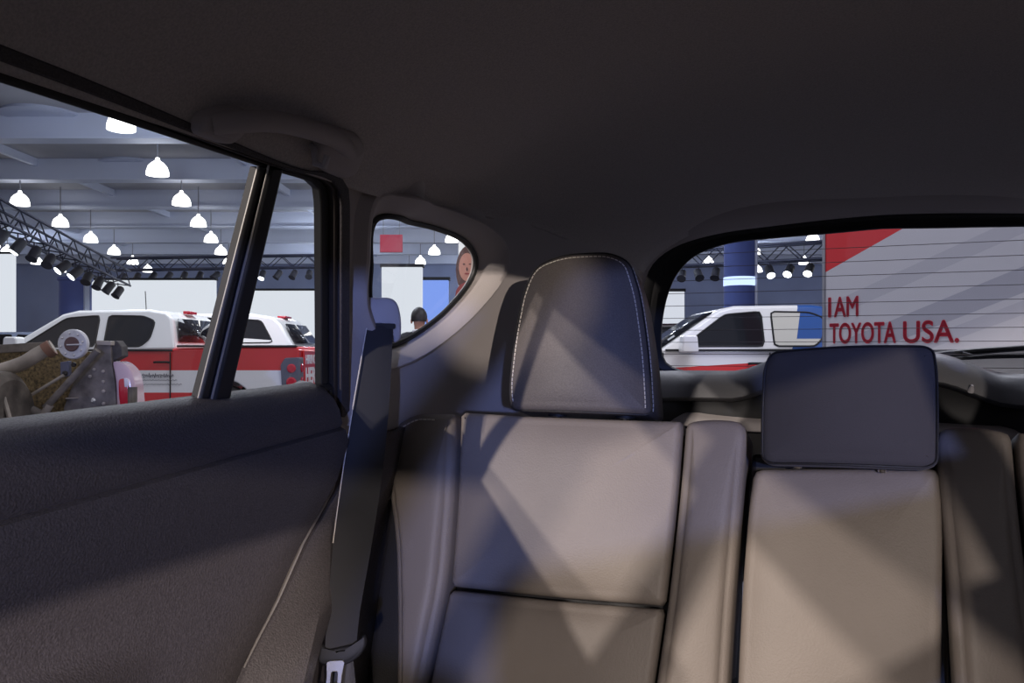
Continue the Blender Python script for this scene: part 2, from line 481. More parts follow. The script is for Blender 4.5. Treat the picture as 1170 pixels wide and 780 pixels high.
# ---- rear door (door_1) with its window
XD = -0.64
def zb(y): return 1.110 + 0.036 * y
def zs(y): return 1.027 + 0.0686 * y
edge_tbl = sorted([(p.z, p.y) for p in [on_x(u, v, XD) for u, v in [(385, 442), (391, 500), (377, 560), (342, 622), (312, 690), (286, 740), (262, 790)]]] + [(0.62, 0.66), (0.4, 0.66), (1.2, 0.95)])
def yend(z): return interp(edge_tbl, z)
def door_rows(y, part):
    b, s = zb(y), zs(y)
    up = [(-.052, b - .016), (-.045, b - .001), (-.030, b + .002), (-.014, b - .004), (-.003, b - .016), (.003, b - .028), (.005, s + .012), (.001, s + .005), (-.014, s + .0015)]
    lo = [(-.016, s - .001), (.002, s - .002), (.011, s - .006), (.013, s - .014), (.008, s - .06), (.000, .955), (.000, .935), (.006, .918), (.028, .905), (.045, .898), (.050, .885), (.048, .85), (.03, .80), (.0, .74), (.0, .42)]
    return up if part == 'up' else lo
def door_panel(name, part, m, parent, y0, mirror, y1=None):
    ny = 40; rows = []
    for i in range(ny + 1):
        t = i / ny; row = []
        for dx, zz in door_rows(lerp(y0, 0.94, t), part):
            ye = yend(zz) if y1 is None else y1
            y = lerp(y0, ye, t)
            b = door_rows(y, part)
            row.append((dx, zz, y))
        prof = []
        for k, (dx, zz, y) in enumerate(row):
            dx2, zz2 = door_rows(y, part)[k]
            if part == 'lo' and zz2 < .93: dx2 *= 1 - smoothstep((y - .40) / .22)
            fade = 0
            if y1 is None: fade = -0.03 * (smoothstep((y - (yend(zz2) - .03)) / .03) ** 2)
            prof.append(Vector((XD + dx2 + fade, min(y, yend(zz2)) if y1 is None else y, zz2)))
        rows.append(prof)
    return MB().grid(rows).build(name, m, parent, solid=0.012, off=1 if not mirror else 1, mirror=mirror)
SWP, SWN = Vector((-.678, 0, 1.13)), Vector((1, 0, -.30))
def sw(u, v): return on_plane(u, v, SWP, SWN)
def swyz(y, z, off=0.0): return Vector((-.678 + .30 * (z - 1.13) + off, y, z))
def band(pathA, pathB, thick):
    """solid strip between two edge paths lying on the side plane, thickness into the cabin"""
    n = Vector((1, 0, -.30)).normalized() * thick
    A = [Vector(p) for p in pathA]; B = [Vector(p) for p in pathB]
    return MB().grid([A, B, [p + n for p in B], [p + n for p in A], A])
def make_door(name, mirror, label):
    d = empty(name); tag(d, label, 'door', kind='structure')
    k = dict(mirror=mirror)
    door_panel('upper_panel', 'up', trim_dark, d, 0.02, mirror)
    door_panel('lower_panel', 'lo', trim_dark, d, 0.02, mirror)
    # sill weatherstrip
    n = 24
    sill = [swyz(lerp(.02, .955, i/n), zb(lerp(.02, .955, i/n)) + .004, .012) for i in range(n + 1)]
    MB().tube(sill, .0065, 8).build('sill_seal', rubber, d, **k)
    MB().tube([p + Vector((-.002, 0, .0075)) for p in sill[:-6]], .0012, 6).build('bright_strip', bright_edge, d, **k)
    # divider bar between the wind-down glass and the fixed pane
    bl0, bl1 = sw(212, 478), sw(286, 190); c0, c1 = sw(223, 478), sw(293, 190); e0, e1 = sw(243, 478), sw(309, 190)
    band([bl0, bl1], [c0, c1], .014).build('glass_channel', rubber, d, bevel=.003, **k)
    band([c0, c1], [e0, e1], .020).build('divider_bar', trim_black, d, bevel=.004, **k)
    up = Vector((.012, 0, 0))
    MB().tube([bl0 + up*.9, bl1 + up*.9], .0013, 6).build('channel_edge', bright_edge, d, **k)
    MB().tube([c0 + up*1.4, c1 + up*1.4], .0014, 6).build('channel_edge', bright_edge, d, **k)
    # frame: header and rear upright
    top = [swyz(.02, 1.40), swyz(.4, 1.405), sw(299, 191), sw(340, 203), sw(353, 210), sw(358, 226), sw(359, 300), sw(360, 448), sw(361, 470)]
    outr = [swyz(.02, 1.425), swyz(.4, 1.43), sw(302, 180), sw(350, 191), sw(372, 199), sw(381, 218), sw(382, 300), sw(383, 448), sw(384, 470)]
    A = resample(catmull(top, 6), 60, False); B = resample(catmull(outr, 6), 60, False)
    M1 = [a.lerp(b, .38) for a, b in zip(A, B)]; M2 = [a.lerp(b, .55) for a, b in zip(A, B)]
    band(A, M1, .012).build('frame_rubber', rubber, d, bevel=.003, **k)
    band(M1, M2, .020).build('frame_channel', brown_rubber, d, bevel=.003, **k)
    band(M2, B, .026).build('door_frame', trim_dark, d, bevel=.006, **k)
    # pull recess moulding and edge seal
    return d
d1 = make_door('door_1', False, 'dark charcoal rear door trim with raised sill under the side window')
d2 = make_door('door_2', True, 'dark charcoal rear door trim on the opposite side')
def side_window(name, mirror, label):
    pts = [swyz(.02, zb(.02) - .02), swyz(.98, zb(.98) - .02), swyz(.98, 1.42), swyz(.02, 1.42)]
    w = MB().cap(pts).build(name, side_glass, mirror=mirror, smooth=False)
    return tag(w, label, 'window', kind='structure')
side_window('window_1', False, 'rear door side window looking out on the red and white truck')
side_window('window_5', True, 'rear door side window on the opposite side')

# body side between door edge and seat, with a highlight drawn along the door welt
def arch_trim(name, mirror, label):
    rows = []
    for i in range(31):
        zz = 0.45 + (1.075 - 0.45) * i / 30
        y0 = yend(zz) + 0.004
        r = []
        for (fy, fx) in [(0, -.035), (.01, -.02), (.03, -.018), (.06, -.006), (.09, .006), (.12, .010), (.15, .006), (.19, -.012), (.27, -.03), (.5, -.04)]:
            bul = max(0.0, 1 - abs(zz - .80) / .14)
            r.append(Vector((XD - .012 + fx + .035 * smoothstep(bul) * math.exp(-((fy - .085) / .05) ** 2), y0 + fy, zz)))
        rows.append(r)
    o = MB().grid(rows).build(name, trim_dark, solid=.01, off=1, mirror=mirror)
    tag(o, label, 'trim', kind='structure')
    pts = [Vector((XD - .018, yend(1.145 - .6 * i / 40) + .006, 1.145 - .6 * i / 40)) for i in range(41)]
    MB().tube(pts, .005, 8).build('door_welt', rubber, o, mirror=mirror)
    pts = [p + Vector((.016, .004, 0)) for p in pts[6:22]]
    MB().tube(pts, [.0012 + .0012 * math.sin(math.pi * i / 15) for i in range(16)], 6).build('welt_highlight', bright_edge, o, mirror=mirror)  # bright tapered strip stands in for the highlight on the welt
    return o
arch_trim('trim_1', False, 'dark plastic body side trim between the rear door edge and the seat')
arch_trim('trim_2', True, 'dark plastic body side trim on the opposite side')
# ---- front part of the cabin (behind the viewer), unseen, built mainly to block light
fl = MB(); fl.box((-.68, -1.6, .28), (.68, 2.2, .32))
tag(fl.build('floor', carpet, smooth=False), 'dark carpeted car floor under the seats', 'floor', kind='structure')
for nm, mir, lab in (('door_3', False, 'front door trim ahead of the rear door'), ('door_4', True, 'front door trim on the opposite side')):
    r = []
    for i in range(13):
        y = lerp(-1.25, -.10, i/12)
        r.append([Vector((XD + dx, y, zz)) for dx, zz in door_rows(y, 'up') + door_rows(y, 'lo')])
    o = MB().grid(r).build(nm, trim_dark, solid=.012, off=1, mirror=mir); tag(o, lab, 'door', kind='structure')
    MB().box((-.70, -.10, .35), (-.63, .03, 1.15)).build('pillar_lower', trim_dark, o, bevel=.01, mirror=mir)
    MB().grid([[swyz(-.10, 1.13, .0), swyz(.03, 1.13, .0)], [swyz(-.06, 1.45, .03), swyz(.02, 1.45, .03)]]).build('pillar_upper', trim_grey, o, solid=.03, mirror=mir)
    MB().tube([Vector((-.70, -1.95, 1.04)), Vector((-.62, -1.4, 1.27)), Vector((-.57, -.98, 1.43))], [.04, .035, .038], 10).build('windscreen_pillar', trim_grey, o, mirror=mir)
o = MB().box((-.68, -2.0, .4), (.68, -1.35, .98)).build('trim_5', trim_dark, bevel=.05, seg=4); tag(o, 'dark dashboard behind the windscreen', 'trim', kind='structure')

o = MB().box((-.60, -1.06, 1.395), (.60, -.96, 1.56)).build('trim_6', trim_grey, bevel=.02); tag(o, 'unseen grey header rail added over the windscreen to cut the light', 'trim', kind='structure')  # added out of view so its shadow falls on headrests and side trim
# ================================================================== REAR SEATS
SP, SNN = Vector((0, 1.13, .90)), Vector((0, 1, -.30))
SNORM = Vector((0, -1, .30)).normalized()
def seat_px(u, v):
    p = on_plane(u, v, SP, SNN); return Vector((p.x, p.z))
def seat_map(s, t, h):
    base = Vector((s, 1.13 + .30 * (t - .9), t))
    wing = .022 * smoothstep((-.44 - s) / .14) + .022 * smoothstep((s - .44) / .14)
    return base + SNORM * (h + wing - 0.0)
def seat_panel(name, pix, r, m, parent, depth=.10, roll=.012, crown=.008, mirror=False, N=110, pw=2.4):
    out = rounded([seat_px(u, v) for u, v in pix], r)
    mb = puffy(out, seat_map, depth, roll, crown, N=N, M=9, pw=pw)
    o = mb.build(name, m, parent, mirror=mirror, autosmooth=60); return o, mb
A_pix = [(526, 475), (524, 560), (515, 672), (500, 740), (478, 860), (458, 860), (460, 720), (458, 620), (446, 530), (455, 489), (482, 474)]
B_pix = [(531, 473), (600, 474), (700, 478), (779, 480), (772, 570), (758, 692), (640, 683), (519, 670), (527, 570)]
C_pix = [(518, 674), (640, 687), (757, 696), (748, 760), (733, 860), (482, 860), (504, 740)]
D_pix = [(783, 481), (815, 477), (846, 480), (854, 492), (848, 560), (838, 680), (827, 860), (737, 860), (752, 760), (762, 692), (776, 570)]
A_r = [.004, .05, .05, .05, .01, .01, .05, .04, .015, .012, .015]
def half_seat(root, mirror):
    pm = Matrix.Identity(4)
    bo, bm_ = seat_panel('side_bolster', A_pix, A_r, leather, root, crown=.012, mirror=mirror)
    seat_panel('back_panel', B_pix, [.006, .05, .05, .006, .05, .006, .05, .006, .05], leather, root, crown=.014, mirror=mirror)
    seat_panel('lower_panel', C_pix, [.006, .05, .006, .05, .01, .01, .05], leather, root, crown=.012, mirror=mirror)
    seat_panel('inner_bolster', D_pix, [.01, .04, .03, .02, .05, .05, .01, .01, .05, .05, .05], leather, root, crown=.010, mirror=mirror)
    # backing shell
    x0, x1 = seat_px(448, 600).x, seat_px(838, 600).x
    mb = MB(); top = 1.085
    poly = [(x0 + .0, .55), (x0 + .0, top - .06), (x0 + .05, top), (x1 - .03, top), (x1, top - .03), (x1, .55)]
    mb.prism(rounded(poly, .02), lambda s, t, h: seat_map(s, t, h), -.04, -.15)
    mb.build('back_shell', leather_dark, root, bevel=.006, mirror=mirror)
    # cushion
    mb = puffy(rounded([(x0, .62), (x1, .62), (x1, 1.10), (x0, 1.10)], .04), lambda s, t, h: Vector((s, t, .60 + h - .04 * (t - .62))), .16, .04, .02)
    mb.build('seat_cushion', leather, root, mirror=mirror)
    out = rounded([seat_px(u, v) for u, v in [(458, 545), (466, 620), (468, 720), (466, 860), (410, 860), (416, 740), (428, 640), (440, 548)]], .012)
    puffy(out, lambda s_, t_, h: seat_map(s_, t_, h - .030), .08, .010, .004, N=80, M=5).build('side_skirt', leather_dark, root, mirror=mirror)
    # seam stitching over the outer shoulder
    E_ = bm_.edge; n = len(E_); zl = seat_px(446, 522).y
    keep = [p.z > zl and p.x < seat_px(508, 480).x for p in E_]
    st = next(k for k in range(n) if keep[k] and not keep[k - 1])
    path = [E_[(st + k) % n] + SNORM * .0012 for k in range(sum(keep))]
    s_ = stitches(path, .0075, .005, .0012).build('stitching', thread, root, mirror=mirror); s_['kind'] = 'stuff'

def headrest(root, pix, y0, slope, depth, roll, m, r, mirror=False, double=True, crown=.012, taper=.0):
    pl = Vector((0, y0, 1.1)); nn = Vector((0, 1, -slope)); nm = Vector((0, -1, slope)).normalized()
    out = rounded([Vector((on_plane(u, v, pl, nn).x, on_plane(u, v, pl, nn).z)) for u, v in pix], r)
    zt = max(p.y for p in out); zb_ = min(p.y for p in out); xc = sum(p.x for p in out) / len(out)
    def fn(s, t, h):
        k = (t - zb_) / (zt - zb_)
        hh = h if h > -roll else -roll + (h + roll) * (1 - taper * k)
        bow = -.25 * (s - xc) ** 2 / .12
        return Vector((s, y0 + slope * (t - 1.1), t)) + nm * (hh + bow)
    mb = puffy(out, fn, depth, roll, crown, N=140, M=10)
    o = mb.build('headrest', m, root, mirror=mirror, autosmooth=70)
    return o, mb, fn, out

def posts(parent, xs, y, z0, z1, mirror=False):
    for x in xs:
        MB().tube([Vector((x, y + .012, z0)), Vector((x, y, z1))], .006, 12).build('headrest_post', chrome, parent, mirror=mirror)
        MB().lathe([(.016, 0), (.016, .006), (.010, .010)], 14, None, (x, y + .010, z0 + .02))  .build('post_guide', trim_black, parent, mirror=mirror)

H_pix = [(577, 466), (574, 440), (580, 385), (592, 330), (607, 301), (640, 290), (695, 286), (716, 294), (727, 330), (736, 400), (739, 470), (660, 470)]
H_r = [.015, .03, .05, .05, .02, .05, .03, .02, .05, .05, .012, .1]
def outer_headrest(root, mirror):
    o, mb, fn, out = headrest(root, H_pix, 1.165, .22, .105, .012, head_fab, H_r, mirror, crown=.010, taper=.35)
    P = mb.P; n = len(P)
    # stitch lines: one at the face edge, a second on the side next to it
    pts1 = inset(P, .0075); path1 = [fn(p.x, p.y, .0005) for p in pts1]
    path2 = [fn(p.x, p.y, -.0145) + Vector((0, 0, 0)) for p in inset(P, -.0006)]
    zt = max(p.y for p in P); zb_ = min(p.y for p in P)
    keep = [i for i in range(n) if P[i].y > zb_ + .006]
    # start after the bottom gap
    start = next(i for i in range(n) if i in keep and (i - 1) % n not in keep)
    order = [(start + k) % n for k in range(len(keep))]
    s1 = stitches([path1[i] for i in order], .0068, .0045, .0009).build('stitching', thread, o, mirror=mirror); s1['kind'] = 'stuff'
    s2 = stitches([path2[i] for i in order], .0068, .0045, .0009).build('stitching', thread, o, mirror=mirror); s2['kind'] = 'stuff'
    MB().tube([fn(p.x, p.y, -.0075) for p in P] + [fn(P[0].x, P[0].y, -.0075)], .0016, 6).build('piping', leather_dark, o, mirror=mirror)
    posts(o, (-.415, -.305), 1.215, 1.075, 1.12, mirror)
    return o
seat1 = empty('rear_bench', (0, 0, 0))
tag(seat1, 'single grey leather rear seat back with upright headrest beside the shoulder belt', 'car seat')
half_seat(seat1, False)
outer_headrest(seat1, False)
seat2 = empty('rear_bench', (0, 0, 0))
tag(seat2, 'double rear seat back with wide folded headrest over its middle panel', 'car seat')
half_seat(seat2, True)
outer_headrest(seat2, True)
E_pix = [(861, 535), (965, 534), (1074, 534), (1078, 600), (1077, 700), (1076, 860), (839, 860), (847, 680), (855, 580)]
seat_panel('middle_panel', E_pix, [.012, .05, .012, .05, .05, .01, .01, .05, .05], leather, seat2, crown=.012)
E0 = [seat_px(858, 600).x, seat_px(1078, 600).x]
MB().prism([(E0[0] - .004, .55), (E0[1] + .004, .55), (E0[1] + .004, 1.06), (E0[0] - .004, 1.06)], seat_map, -.03, -.14).build('middle_shell', leather_dark, seat2, bevel=.006)
mb = puffy(rounded([(E0[0], .62), (E0[1], .62), (E0[1], 1.10), (E0[0], 1.10)], .03), lambda s, t, h: Vector((s, t, .61 + h - .04 * (t - .62))), .16, .03, .015)
mb.build('seat_cushion', leather, seat2)
K_pix = [(866, 522), (866, 470), (869, 415), (878, 397), (960, 393), (1060, 390), (1072, 396), (1076, 420), (1077, 480), (1076, 530), (1060, 537), (960, 533), (876, 531)]
K_r = [.02, .05, .03, .02, .1, .02, .012, .03, .05, .02, .02, .1, .02]
ko, kmb, kfn, kout = headrest(seat2, K_pix, 1.105, .16, .10, .016, head_fab_dark, K_r, crown=.008)
ppts = [kfn(p.x, p.y, -.004) for p in inset(kmb.P, .003)]
MB().tube(ppts + [ppts[0]], .0016, 6).build('piping', leather_dark, ko)
posts(ko, (-.05, .055), 1.16, 1.04, 1.08)

# ================================================================== SHOULDER BELT
belt = empty('seat_belt', (-.62, 1.0, .62)); tag(belt, 'black shoulder belt hanging from the grey pillar guide', 'seat belt')
bo = Vector(belt.location)
def bpt(u, v, d): return at(u, v, d) - bo
def ribbon(L, R, th=.0015):
    L = catmull(L, 6); R = catmull(R, 6); n = len(L)
    off = Vector((.5, -.8, .1)).normalized() * th
    bow = Vector((.5, -.8, 0)) * .004
    M_ = [(a + b) / 2 + bow for a, b in zip(L, R)]
    return MB().grid([[a, m, b, b - off, m - off, a - off, a] for a, m, b in zip(L, M_, R)])
Lp = [(420, 372, 1.150), (415, 400, 1.135), (403, 470, 1.112), (392, 540, 1.095), (381, 620, 1.078), (374, 700, 1.062), (371, 745, 1.052)]
Rp = [(449, 372, 1.170), (448, 400, 1.150), (444, 470, 1.124), (437, 540, 1.104), (425, 620, 1.085), (411, 700, 1.068), (407, 745, 1.058)]
ribbon([bpt(*p) for p in Lp], [bpt(*p) for p in Rp]).build('webbing', web_mat, belt)
MB().tube(catmull([bpt(u - .5, v, d - .003) for u, v, d in Lp[:5]], 6), .0008, 5).build('webbing_edge', thread, belt)
ribbon([bpt(377, 738, 1.075), bpt(379, 800, 1.06), bpt(384, 880, 1.03)], [bpt(402, 738, 1.08), bpt(408, 800, 1.065), bpt(412, 880, 1.035)]).build('lower_webbing', leather_dark, belt)
# guide on the pillar
gc = bpt(430, 371, 1.165)
ux = (bpt(470, 371, 1.18) - bpt(400, 371, 1.15)).normalized(); uz = Vector((0, 0, 1)); uy = uz.cross(ux).normalized()
def guide_fn(s, t, h): return gc + ux * s + uz * t - uy * (-h) * -1
gp = rounded([(-.036, -.020), (-.038, .010), (-.028, .040), (.030, .040), (.038, .010), (.037, -.022), (.026, -.028), (.022, -.004), (-.012, -.004), (-.020, -.028)], [.01, .015, .02, .02, .015, .01, .008, .006, .006, .008])
def gfn(s, t, h): return gc + ux * s + uz * t + uy * h * (-1 if uy.y > 0 else 1)
puffy(gp, gfn, .03, .006, .002, N=80, M=5).build('belt_guide', plastic_light, belt)
MB().prism(rounded([(-.016, -.006), (.026, -.006), (.026, .002), (-.016, .002)], .003), gfn, .0, .009).build('guide_slot', trim_black, belt)
# latch tongue
tc_ = bpt(389, 742, 1.045)
tx_ = (bpt(420, 742, 1.045) - bpt(380, 744, 1.045)).normalized(); tz_ = (bpt(392, 700, 1.055) - bpt(385, 780, 1.04)).normalized(); ty_ = tz_.cross(tx_).normalized()
sg = -1 if ty_.y > 0 else 1
def tfn(s, t, h): return tc_ + tx_ * s + tz_ * t + ty_ * (h * sg)
tp = rounded([(-.034, .004), (-.030, -.014), (-.014, -.020), (.010, -.020), (.026, -.010), (.034, .006), (.028, .020), (.022, .006), (-.020, .000), (-.026, .010)], .008)
puffy(tp, tfn, .010, .004, .002, N=70, M=5).build('tongue_grip', trim_black, belt)
tong = MB()
def frame_plate(mb, outer, inner, fn, h0, h1):
    O = resample([Vector(p) for p in outer], 40); I = resample([Vector(p) for p in inner], 40)
    rows = [[fn(p.x, p.y, h) for p in ring] for ring, h in ((O, h0), (O, h1), (I, h1), (I, h0), (O, h0))]
    mb.grid(rows, True)
frame_plate(tong, rounded([(-.012, -.012), (.012, -.012), (.010, -.030), (.010, -.062), (-.010, -.062), (-.010, -.030)], .004),
            rounded([(-.004, -.026), (.004, -.026), (.0045, -.048), (-.0045, -.048)], .002), lambda s, t, h: tfn(s - .004, t, h), .003, .0055)
tong.build('latch_plate', chrome, belt, bevel=.0006)

# ================================================================== GRAB HANDLE
def roofside(u, v):
    # on the inner roof rail, just above the window header
    return on_plane(u, v, (-.575, 0, 1.43), (1, 0, -.75))
gh = empty('grab_handle', roofside(300, 150)); tag(gh, 'grey folding grab handle on the roof rail above the side window', 'handle')
g0 = Vector(gh.location); toward = Vector((.8, 0, -.6))
def gpt(u, v, k): return roofside(u, v) - g0 + toward * k
bar = catmull([gpt(226, 128, .022), gpt(250, 120, .032), gpt(292, 119, .036), gpt(335, 130, .036), gpt(368, 146, .030), gpt(384, 164, .022)], 6)
MB().tube(bar, .011, 12).build('grip', trim_grey, gh)
def rail_plane(pix): return [(((roofside(u, v)) - g0).y, ((roofside(u, v)) - g0).dot(Vector((.6, 0, .8)))) for u, v in pix]
for pix in ([(203, 135), (214, 118), (244, 111), (268, 114), (268, 134), (251, 152), (236, 152), (206, 141)], [(349, 150), (362, 132), (396, 144), (404, 159), (392, 189), (377, 194), (355, 185), (346, 172)]):
    puffy(rounded([Vector(p) for p in rail_plane(pix)], .008), lambda s_, t_, h_: Vector((0, s_, 0)) + Vector((.6, 0, .8)) * t_ + toward * (h_ + .028), .04, .010, .004, N=50, M=5).build('mount', trim_grey, gh)
hk = gpt(346, 160, .004)
MB().tube([hk, hk + Vector((.012, 0, -.008)), hk + Vector((.014, 0, -.026)), hk + Vector((.026, 0, -.030)), hk + Vector((.030, 0, -.018))], .004, 8).build('coat_hook', plastic_light, gh)
#@@HALL
# ================================================================== THE HALL
GZ = -0.13
FWD = Vector((-SN, CS, 0)); RGT = Vector((CS, SN, 0))
def paint(name, base, rules, rough=0.3):
    """car paint: base colour plus flat colour fields; rules = [(colour, [(axis, op, value)...])] in the vehicle's own coordinates"""
    m = mat(name, base, rough, coat=0.4); nt = m.node_tree; N = nt.nodes; L = nt.links
    b = N['Principled BSDF']; tc = [n for n in N if n.type == 'TEX_COORD'][0]
    sp = N.new('ShaderNodeSeparateXYZ'); L.new(tc.outputs['Object'], sp.inputs[0])
    prev = None
    for col, conds in rules:
        fac = None
        for ax, op, val in conds:
            mt = N.new('ShaderNodeMath'); mt.operation = 'GREATER_THAN' if op == '>' else 'LESS_THAN'; mt.inputs[1].default_value = val
            if isinstance(ax, tuple):       # linear mix a*x + b*z
                m1 = N.new('ShaderNodeMath'); m1.operation = 'MULTIPLY'; m1.inputs[1].default_value = ax[0]; L.new(sp.outputs[0], m1.inputs[0])
                m2 = N.new('ShaderNodeMath'); m2.operation = 'MULTIPLY_ADD'; m2.inputs[1].default_value = ax[1]; L.new(sp.outputs[2], m2.inputs[0]); L.new(m1.outputs[0], m2.inputs[2])
                L.new(m2.outputs[0], mt.inputs[0])
            else: L.new(sp.outputs['XYZ'.index(ax)], mt.inputs[0])
            if fac is None: fac = mt.outputs[0]
            else:
                mm = N.new('ShaderNodeMath'); mm.operation = 'MULTIPLY'; L.new(fac, mm.inputs[0]); L.new(mt.outputs[0], mm.inputs[1]); fac = mm.outputs[0]
        mx = N.new('ShaderNodeMix'); mx.data_type = 'RGBA'
        L.new(fac, mx.inputs['Factor']); mx.inputs[7].default_value = (*col, 1)
        if prev: L.new(prev, mx.inputs[6])
        else: mx.inputs[6].default_value = (*base, 1)
        prev = mx.outputs[2]
    if prev: L.new(prev, b.inputs['Base Color'])
    return m
WHITE, RED, BLUE = (0.80, 0.79, 0.76), (0.62, 0.012, 0.012), (0.02, 0.09, 0.32)
white_paint = mat('white_paint', WHITE, 0.3, coat=0.4)
red_wrap = paint('red_and_white_wrap', WHITE, [(RED, [('X', '>', 3.22), ('Z', '>', 1.04)]), (RED, [('X', '>', 3.22), ('Z', '<', .72)])])
flag_wrap = paint('flag_wrap', WHITE, [(RED, [((-.06, 1), '<', 1.005), ((-.06, 1), '>', .80)]), (BLUE, [('X', '>', 3.55), ('Z', '>', 1.15)])])
flag_cab = paint('flag_cab_wrap', WHITE, [(BLUE, [((1, -.25), '>', 2.86)])])
flag_pane = paint('printed_window_film', (0.62, 0.60, 0.52), [(BLUE, [((1, -.25), '>', 2.90), ('Z', '>', 1.48)])], 0.1)
dark_pane = mat('dark_vehicle_glass', (0.010, 0.011, 0.014), 0.06, spec=0.35)
clear_pane = glass('clear_vehicle_glass', (0.75, 0.78, 0.8))
tyre = mat('tyre_rubber', (0.02, 0.02, 0.02), 0.85, bump=.4, bscale=60)
rim_m = mat('alloy_rim', (0.5, 0.5, 0.52), 0.3, metal=1)
dark_paint = mat('dark_maroon_paint', (0.035, 0.022, 0.025), 0.25, coat=0.5)
silver_paint = mat('pale_blue_silver_paint', (0.45, 0.52, 0.70), 0.35, coat=0.4)
tail_red = mat('tail_lamp_red', (0.55, 0.01, 0.03), 0.15, coat=0.6)
lamp_clear = mat('tail_lamp_clear', (0.75, 0.70, 0.70), 0.12, coat=0.6)
seam_m = mat('panel_gap', (0.02, 0.02, 0.02), 0.8)
white_print = mat('white_print', (0.85, 0.84, 0.82), 0.5)
grey_print = mat('grey_print', (0.12, 0.12, 0.14), 0.6)

